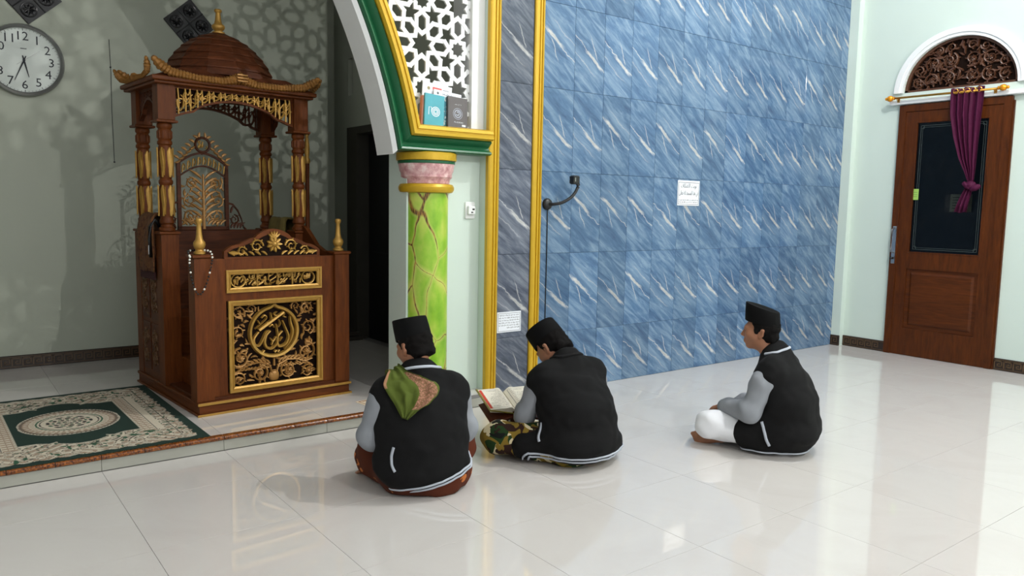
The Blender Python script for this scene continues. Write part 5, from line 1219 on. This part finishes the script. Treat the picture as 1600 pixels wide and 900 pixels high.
def person(label, loc, rz, P):
    root = thing('person', label, 'person', loc, rz)
    lean, cy, sc = P.get('lean', .05), P.get('twist', 0), P.get('scale', 1.0); root.scale = (sc, sc, sc)
    zs = P.get('sh', .545); shy = P.get('shy', lean); side = P.get('side', 0.0)      # shoulder height, forward shift, sideways sway
    neck = np.array((side, shy+.015, zs+.045)); hc = neck+np.array(P.get('head', (0,.045,.145))); HR = rotm(*P.get('hrot', (0,.2,0)))
    hp = lambda x, y, z: tuple(hc+HR @ np.array((x, y, z)))
    SH = {s_: np.array((side+s_*.178, shy-.005, zs-.03)) for s_ in (-1, 1)}
    EL = {s_: np.array(P['elbow'][i]) for i, s_ in enumerate((-1, 1))}; WR = {s_: np.array(P['wrist'][i]) for i, s_ in enumerate((-1, 1))}
    KN_ = {s_: np.array(P['knee'][i]) for i, s_ in enumerate((-1, 1))}; AN = {s_: np.array(P['ankle'][i]) for i, s_ in enumerate((-1, 1))}
    HP = {s_: np.array((s_*.095, .0, .105)) for s_ in (-1, 1)}
    # --- body, one continuous surface
    B = SDF()
    B.ell((0,-.005,.10), (.165,.135,.10), .05); B.cap((0,-.02,.12), (side*.5, shy*.4-.02,.30), .125, .12, .06); B.ell((side, shy-.01, zs-.12), (.155,.105,.16), .06)
    B.cap(SH[-1]*.96+np.array((0,0,.0)), SH[1]*.96, .055, .055, .05); B.cap(neck-np.array((0,.0,.04)), hp(0,-.015,-.06), .056, .052, .03)
    for s_ in (-1, 1):
        B.path([SH[s_], EL[s_], WR[s_]], [.05,.038,.026], .02); B.path([HP[s_], KN_[s_], AN[s_]], [.085,.058,.036], .03)
    B.ell(hp(0,-.012,.028), (.074,.094,.088), .03, HR); B.ell(hp(0,.028,-.035), (.062,.066,.078), .03, HR); B.cap(hp(-.016,.066,-.088), hp(.016,.066,-.088), .018, .018, .025)
    B.cap(hp(0,.088,.012), hp(0,.107,-.022), .009, .0125, .012); B.cap(hp(-.013,.095,-.026), hp(.013,.095,-.026), .0085, .0085, .01)
    B.cap(hp(-.034,.082,.026), hp(.034,.082,.026), .012, .012, .02); B.cap(hp(-.017,.092,-.052), hp(.017,.092,-.052), .0075, .0075, .008); B.cap(hp(-.014,.091,-.064), hp(.014,.091,-.064), .0085, .0085, .008)
    for s_ in (-1, 1):
        B.cap(hp(s_*.045,.06,-.015), hp(s_*.05,.03,-.03), .02, .02, .03)
        B.cap(hp(s_*.074,-.006,.020), hp(s_*.080,-.022,.012), .010, .010, .006); B.cap(hp(s_*.080,-.022,.012), hp(s_*.078,-.018,-.018), .010, .008, .006); B.cap(hp(s_*.078,-.018,-.018), hp(s_*.073,-.004,-.032), .008, .009, .006); B.cap(hp(s_*.073,.0,-.02), hp(s_*.073,0,.015), .006, .006, .006)
        hand_prims(B, WR[s_], P['hdir'][0 if s_ < 0 else 1], P.get('hn', ((0,0,-1),(0,0,-1)))[0 if s_ < 0 else 1], P.get('curl', .35))
        foot_prims(B, AN[s_], P['toe'][0 if s_ < 0 else 1], P['fup'][0 if s_ < 0 else 1], s_)
    body = sdf_obj('body', B, .0058, M['skin'], root, 1)
    for s_ in (-1, 1):
        e_ = MB(); c = hp(s_*.031,.0765,.006); e_.lathe([(.0108*math.sin(PI*i/8)+1e-4, -.0108*math.cos(PI*i/8)) for i in range(9)], c, 12); e_.build('eye', M['eye'], root, True)
        e_ = MB(); c = hp(s_*.031,.0848,.005); e_.lathe([(.0050*math.sin(PI*i/6)+1e-4, -.0050*math.cos(PI*i/6)) for i in range(7)], c, 10); e_.build('iris', M['iris'], root, True)
    # --- hair
    Hs = SDF(); Hs.ell(hp(0,-.020,.028), (.083,.098,.094), .01, HR); Hs.cap(hp(-.03,-.070,-.045), hp(.03,-.070,-.045), .036, .036, .03); Hs.cap(hp(-.028,-.062,-.075), hp(.028,-.062,-.075), .026, .026, .03)
    for s_ in (-1, 1): Hs.cap(hp(s_*.07,.02,.03), hp(s_*.071,.018,.0), .012, .008, .012)
    nrm = HR @ np.array((0,1,-.28)); Hs.cut(nrm, nrm @ hc+.030*np.linalg.norm(nrm)*1.0, .01); n2 = HR @ np.array((0,-.25,-1)); Hs.cut(n2, n2 @ hc+.100, .01); Hs.wob(.003, 90, 1)
    sdf_obj('hair', Hs, .0065, M['hair'], root, 1)
    # --- cap (oval, upright, creased top)
    cpo = MB(); vs = []; n = 40; cb_, ct_ = P.get('capz', (.048, .150)); tl = P.get('captilt', .0)
    prof = [(.0835,.103,cb_),(.0855,.105,cb_+.004),(.0845,.104,(cb_+ct_)/2),(.082,.101,ct_-.006),(.079,.098,ct_),(.070,.089,ct_+.001),(.045,.07,ct_-.008),(.012,.045,ct_-.014)]
    for rx, ry, z in prof:
        for j in range(n):
            a = 2*PI*j/n; x, y = rx*math.cos(a), ry*math.sin(a); zz = z+tl*y+(.012*(y/.1) if z > cb_+.05 else 0); vs.append(hp(x, y-.012, zz))
    fs = [(i*n+j, i*n+(j+1)%n, (i+1)*n+(j+1)%n, (i+1)*n+j) for i in range(len(prof)-1) for j in range(n)] + [tuple((len(prof)-1)*n+j for j in range(n))]
    cpo.add(vs, fs); cpo.build('cap', M['velvet'], root, 50)
    # --- lower garment
    L = SDF(); g = P.get('loose', .018); kk = P.get('lk', .05)
    L.ell((0,-.005,.09), (.170+g,.150+g*.6,.10), kk)
    for s_ in (-1, 1):
        L.path([HP[s_], KN_[s_]], [.098+g, .068+g], kk); q = AN[s_]+(KN_[s_]-AN[s_])*P.get('cuff', .22); L.path([KN_[s_], q], [.066+g, .050+g*.8], kk)
    for a, b, r in P.get('extra', ()): L.cap(a, b, r, r, kk)
    L.cut((0,0,-1), -.004, .004); L.wob(P.get('lw', .006), 26, 2)
    low = sdf_obj(P.get('lname', 'trousers'), L, .0085, P['lmat'], root)
    # --- jacket body
    J = SDF(); hem = P.get('hem', .045); w0 = P.get('jw', 1.0)
    J.ell((0,-.03,.13), (.236*w0,.195*w0,.14), .08); J.ell((side*.5, shy*.3-.045,.28), (.222*w0,.170*w0,.17), .09); J.ell((side, shy-.040, zs-.14), (.220*w0,.148,.165), .09)
    J.cap(SH[-1]+np.array((.03,-.012,-.008)), SH[1]+np.array((-.03,-.012,-.008)), .062, .062, .07); [J.cap(neck+np.array((0,-.02,-.02)), SH[q_]+np.array((-q_*.01,-.012,-.004)), .070, .058, .06) for q_ in (-1,1)]; J.cap((side, shy+.0, zs-.02), neck+np.array((0,-.01,.012)), .09, .068, .05)
    for s_ in (-1, 1): J.cap(SH[s_]+np.array((-s_*.008,-.01,-.012)), SH[s_]*.85+EL[s_]*.15, .062, .060, .06)
    for a, b, r in P.get('jextra', ()): J.cap(a, b, r, r, .06)
    hn_ = np.array(P.get('hemn', (0,0,-1)), float); J.cut(hn_, -hem, .012); J.cut((0,0,-1), -.006, .006)
    top_n = HR @ np.array((0,0,1)); J.cut((0,.35,1), (0*.35)+neck[2]+.35*neck[1]+.028, .012); J.wob(.0055, 19, P.get('seed', 0)); J.wob(.002, 47, P.get('seed', 0)+1)
    sdf_obj('jacket', J, .0085, M['jacket'], root)
    # --- grey sleeves
    for s_ in (-1, 1):
        S = SDF(); a = SH[s_]*.72+EL[s_]*.28; e_ = EL[s_]; q = e_+(WR[s_]-e_)*.86
        sr = P.get('sr', (1,1))[0 if s_ < 0 else 1]; S.path([SH[s_]+np.array((0,-.005,-.01)), a, e_, q, e_+(WR[s_]-e_)*.97], [.058*sr,.068*sr,.064*sr,.052*sr,.038], .035); S.wob(.004, 30, s_+P.get('seed', 0)); so_ = sdf_obj('sleeve', S, .008, M['sleeve'], root)
        cf = SDF(); cf.cap(e_+(WR[s_]-e_)*.92, WR[s_]+(WR[s_]-e_)*.03, .036, .033, .01); sdf_obj('cuff', cf, .007, M['rib'], so_, 1)
    # --- trim: hem stripes, pockets, collar
    nh = hn_/np.linalg.norm(hn_)
    for dz in P.get('stripes', (.026, .048)):
        L_ = []
        for t in np.linspace(PI*.5, PI*2.5, 72):
            x, y = .30*math.cos(t), .26*math.sin(t)-.03; L_.append((x, y, 0))
        A = np.array(L_)
        for _ in range(5):
            A[:,2] = (hem+dz-nh[0]*0+nh[0]*A[:,0]+nh[1]*A[:,1])/(-nh[2]); z_ = A[:,2].copy(); A = project(J, A, .005, 6); A[:,2] = z_
        cloth_strip('hem_stripe', J, [tuple(q) for q in A[::2]], .011, M['stripe'], root, .0055)
    for pts in P.get('pockets', ()): cloth_strip('pocket_welt', J, pts, .016, M['stripe'], root)
    cpts = []
    for t in np.linspace(-PI*1.12, PI*.12, 30):
        x, y = side+.085*math.cos(t), neck[1]-.012+.085*math.sin(t); cpts.append((x, y, neck[2]+.028-.35*(y-neck[1])-P.get('cdrop', .016)))
    A = np.array(cpts)
    for _ in range(4): z_ = A[:,2].copy(); A = project(J, A, .003, 5); A[:,2] = z_
    cloth_strip('collar', J, [tuple(q) for q in A], .014, M['stripe'] if P.get('pale_collar', True) else M['rib'], root, .004)
    return root, J, body
# local frame: x = the sitter's right, y = where they face, z up
ps = {}
base = dict(elbow=[(-.262,.05,.27),(.262,.05,.27)], wrist=[(-.10,.27,.20),(.10,.27,.20)], hdir=[(.7,.6,-.3),(-.7,.6,-.3)], knee=[(-.31,.27,.13),(.31,.27,.13)], ankle=[(.10,.36,.065),(-.10,.30,.075)], toe=[(.95,.1,-.1),(-.95,.1,-.1)], fup=[(-.1,.5,.8),(.1,.5,.8)])
# sitter with the shawl, nearest to the pulpit
a = dict(base, lmat=batik(), lname='sarong', lean=.04, shy=.03, hrot=(.42,.38,.0), head=(-.012,.05,.120), lk=.11, loose=.022, seed=1, hem=.045, hemn=(.27,.06,-1), capz=(.045,.150), jw=1.06, elbow=[(-.25,.04,.27),(.25,.04,.27)], scale=.965,
    extra=[((-.15,.2,.09),(.2,.2,.09),.08), ((0,.2,.1),(0,.35,.08),.08), ((.02,-.03,.08),(.08,-.03,.08),.15)], knee=[(-.185,.17,.14),(.25,.20,.13)])
p1_, J1, _ = person('seated person in black jacket and brown batik sarong with an olive shawl', (-1.68, -1.165, 0), math.radians(-15), a)
b_ = dict(base, lmat=camo(), lean=.09, shy=.10, sh=.515, side=.0, hrot=(.30,.85,.05), head=(-.02,.10,.048), seed=2, hem=.030, pale_collar=False, knee=[(-.345,.275,.115),(.33,.26,.115)], wrist=[(-.11,.36,.24),(.10,.36,.22)], elbow=[(-.225,.19,.25),(.25,.12,.26)], sr=(.85,1), scale=.985, stripes=(.022,.044), jextra=[((-.14,.04,.11),(-.25,.13,.10),.095), ((.10,-.05,.09),(.20,-.03,.085),.085)])
p2_, J2, _ = person('seated person in black jacket and camouflage trousers bent over an open book', (-.775, -1.31, 0), math.radians(-3), b_)
c_ = dict(base, lmat=M['white_cloth'], lean=.05, shy=.05, hrot=(.15,.04,0), head=(0,.085,.128), seed=3, hem=.008, captilt=.22, jw=1.06, scale=.955, stripes=(.014,), loose=.012,
    knee=[(-.205,.375,.135),(.30,.28,.12)], ankle=[(.05,.30,.06),(-.150,.315,.070)], toe=[(.9,-.3,0),(-.30,.95,-.12)], fup=[(0,.3,.9),(-.75,-.3,.55)], wrist=[(-.10,.33,.235),(.08,.30,.22)], elbow=[(-.255,.12,.27),(.25,.06,.27)],
    jextra=[((-.13,.07,.12),(.13,.07,.12),.115), ((-.12,.0,.12),(-.17,.16,.12),.10)])
p3_, J3, _ = person('seated person in black jacket and white trousers with a bare foot', (.37, -1.825, 0), math.radians(20), c_)
# ---- open book on its folding stand
stc = thing('book_stand', 'low folding wooden book stand in front of the camouflage trousers', 'book stand', (-.82, -.75, 0), math.radians(-14))
BT = math.radians(17)
for s_ in (-1, 1):
    q = MB(); Mx = Matrix.Translation((0,0,.13)) @ Matrix.Rotation(BT, 4, 'X') @ Matrix.Rotation(s_*math.radians(14), 4, 'Y')
    q.bbox(0 if s_ > 0 else -.15, .15 if s_ > 0 else 0, -.11, .11, .055, .070, .004, Mx); q.build('rest_board', wood('stand_wood%d' % s_, (64,28,16), (92,44,24), axis='y'), stc)
    q = MB(); q.prism([(s_*-.09, 0), (s_*-.065, 0), (s_*.03, .19), (s_*.0, .19)], -.07+.045*s_, -.02+.045*s_); q.build('leg', M['wood_dark'], stc)
    q = MB(); q.prism([(s_*-.09, 0), (s_*-.065, 0), (s_*.03, .20), (s_*.0, .20)], .05+.02*s_, .08+.02*s_); q.build('leg', M['wood_dark'], stc)
bk_ = thing('open_book', 'open book with red edged pages lying on the folding stand', 'book', (-.82, -.75, .205), math.radians(-14)); bk_.rotation_euler = (BT, 0, math.radians(-14))
def page_block(s_):
    vs = []; n = 16; q = MB(); zt = []
    for i in range(n+1):
        t = i/n; x = s_*(.004+.165*t); z = .012+.034*math.sin(min(1, t*1.6)*PI/2)*(1-.55*t)+.016*t+.018*math.exp(-((t-.18)/.16)**2)
        zt.append((x, z))
    lo_ = [(x, abs(x)*math.tan(math.radians(14))*.55+.002) for x, z in zt]
    q.strip(zt, lo_, -.115, .115); return q, zt
for s_ in (-1, 1):
    q, zt = page_block(s_); pb = q.build('pages', M['cream_paper'], bk_, 40)
    X = [p_[0] for p_ in zt]; Z = [p_[1] for p_ in zt]
    zi = lambda x: float(np.interp(abs(x), [abs(c) for c in X], Z))+.0012
    tx = MB(); r = random.Random(4+s_)
    for k in range(11):
        y = .085-.0165*k; xs = [.028+.0025*i for i in range(47)]
        cur = []
        for x in xs:
            if r.random() < .12 and len(cur) > 1: tx.add([(s_*a_, y_-.0017, zi(a_)) for a_, y_ in cur]+[(s_*a_, y_+.0017, zi(a_)) for a_, y_ in cur], [(i, i+1, len(cur)+i+1, len(cur)+i) for i in range(len(cur)-1)]); cur = []
            else: cur.append((x, y+.002*math.sin(x*900+k)+.0015*r.uniform(-1,1)))
    tag(tx.build('script_lines', plain('script_ink%d' % s_, (140,132,122), .7, var=0), pb), kind='stuff')
    bd = MB()
    for (x0, x1, y0, y1) in ((.018,.0195,-.10,.10),(.150,.1515,-.10,.10),(.018,.1515,.0985,.10),(.018,.1515,-.10,-.0985)):
        n = 12; pts = [x0+(x1-x0)*i/n for i in range(n+1)]; bd.add([(s_*x, y0, zi(x)) for x in pts]+[(s_*x, y1, zi(x)) for x in pts], [(i, i+1, n+2+i, n+1+i) for i in range(n)])
    bd.build('ruled_border', plain('border_ink%d' % s_, (90,90,100), .7, var=0), pb)
rd_ = MB(); yy = np.linspace(-.105, .105, 43)
xs_ = [.148+.0035*abs(math.sin(k*.9)) for k in range(43)]
rd_.v = [(-x, y, zi(x)+.0006) for x, y in zip(xs_, yy)] + [(-.1665, y, zi(.1665)+.0006) for y in yy]; rd_.f = [(k, k+1, 44+k, 43+k) for k in range(42)]; rd_.m = [0]*42
rd_.build('red_ornament', plain('red_ornament', (198,64,42), .6), bk_)
cv_ = MB(); cv_.strip([(-.18,.046),(-.1,.028),(0,.004),(.1,.028),(.18,.046)], [(-.18,.040),(-.1,.022),(0,-.002),(.1,.022),(.18,.040)], -.122, .122); cv_.build('cover', plain('green_gold_cover', (122,112,40), .5), bk_)
rb_ = MB(); rb_.tube([(.02,-.10,.045),(.05,-.12,.035),(.055,-.13,.005),(.05,-.135,-.03)], .003, 6); rb_.build('ribbon', plain('red_ribbon', (150,24,48), .6), bk_)
# ---- shawl over the shoulder of the first sitter, pocket welts
def shawl(root, J):
    R_ = [(-.150,-.040,.19,.36),(-.155,-.030,.18,.45),(-.160,-.015,.14,.54),(-.165,-.045,.08,.585),(-.165,-.060,.01,.605),(-.180,-.045,-.02,.595),(-.196,-.015,-.045,.578),(-.208,.015,-.06,.558),(-.201,.039,-.085,.532),(-.186,.033,-.11,.502),(-.168,-.010,-.13,.470),(-.153,-.060,-.145,.440),(-.137,-.110,-.155,.408)]
    C4 = np.array(cat(R_, 6)); nr = len(C4); nc = 44; P = np.zeros((nr, nc+1, 3))
    for i, (xl, xr, y, z) in enumerate(C4):
        s_ = np.linspace(0, 1, nc+1); P[i,:,0] = xl+(xr-xl)*s_; P[i,:,1] = y; P[i,:,2] = z-.012*s_*(1 if i > nr*.5 else 0)
    Q = project(J, P.reshape(-1,3), .008, 14).reshape(P.shape); e = 1e-3
    g = np.stack([J.ev(Q+np.eye(3)[k]*e)-J.ev(Q-np.eye(3)[k]*e) for k in range(3)], -1); g /= np.linalg.norm(g, axis=-1, keepdims=True)+1e-9
    ii = np.linspace(0, 1, nr)[:,None]; ss = np.linspace(0, 1, nc+1)[None,:]
    fold = .009+.012*np.clip(np.sin(ss*11+ii*5), -.3, 1)*(.4+.6*ii)+.008*np.sin(ss*23-ii*9)*ii+.006*np.sin(ii*30+ss*6)*(ii > .5)
    O = Q+g*np.clip(fold, .004, 1)[...,None]; I = Q-g*.002; V = np.concatenate([O.reshape(-1,3), I.reshape(-1,3)]); N = nr*(nc+1); q = nc+1
    mb = MB()
    for i in range(nr-1):
        for j in range(nc):
            A = i*q+j; s_ = (j+.5)/nc; back = i > nr*.40
            mb.cur = 1 if back and (.66 < s_ < .95) and i < nr*.88 else (2 if s_ < .07 and i < nr*.62 else 0)
            mb.f += [(A,A+1,A+q+1,A+q), (N+A,N+A+q,N+A+q+1,N+A+1)]; mb.m += [mb.cur, 0]
    mb.v = [tuple(c) for c in V]
    for i in range(nr-1): mb.f += [(i*q,(i+1)*q,N+(i+1)*q,N+i*q), (i*q+nc,N+i*q+nc,N+(i+1)*q+nc,(i+1)*q+nc)]; mb.m += [0,0]
    for j in range(nc): mb.f += [(j,N+j,N+j+1,j+1), ((nr-1)*q+j,(nr-1)*q+j+1,N+(nr-1)*q+j+1,N+(nr-1)*q+j)]; mb.m += [0,0]
    t = NT('lace_pattern'); v = t.coords('Object'); n = t.noise(v, 130, 3, .7); t.p(col=t.ramp(n, [(.42, s2l((104,80,48))), (.55, s2l((150,104,82))), (.66, s2l((176,128,110)))]), rough=.9)
    mb.build('shawl', [knit('olive_shawl', (76,88,32), .18, .2, 300), t.mat, knit('tan_edge', (150,112,84), .1)], root, True)
shawl(p1_, J1)
cloth_strip('pocket_welt', J1, [(-.172,-.149,.268),(-.180,-.138,.222),(-.180,-.150,.181),(-.170,-.170,.148)], .013, M['stripe'], p1_)
cloth_strip('pocket_welt', J2, [(-.222,.045,.237),(-.233,.03,.21),(-.24,.015,.18),(-.243,.005,.147)], .014, M['stripe'], p2_)
cloth_strip('pocket_welt', J3, [(-.234,.052,.212),(-.248,.035,.168),(-.258,.014,.124),(-.246,.002,.082)], .016, M['stripe'], p3_)
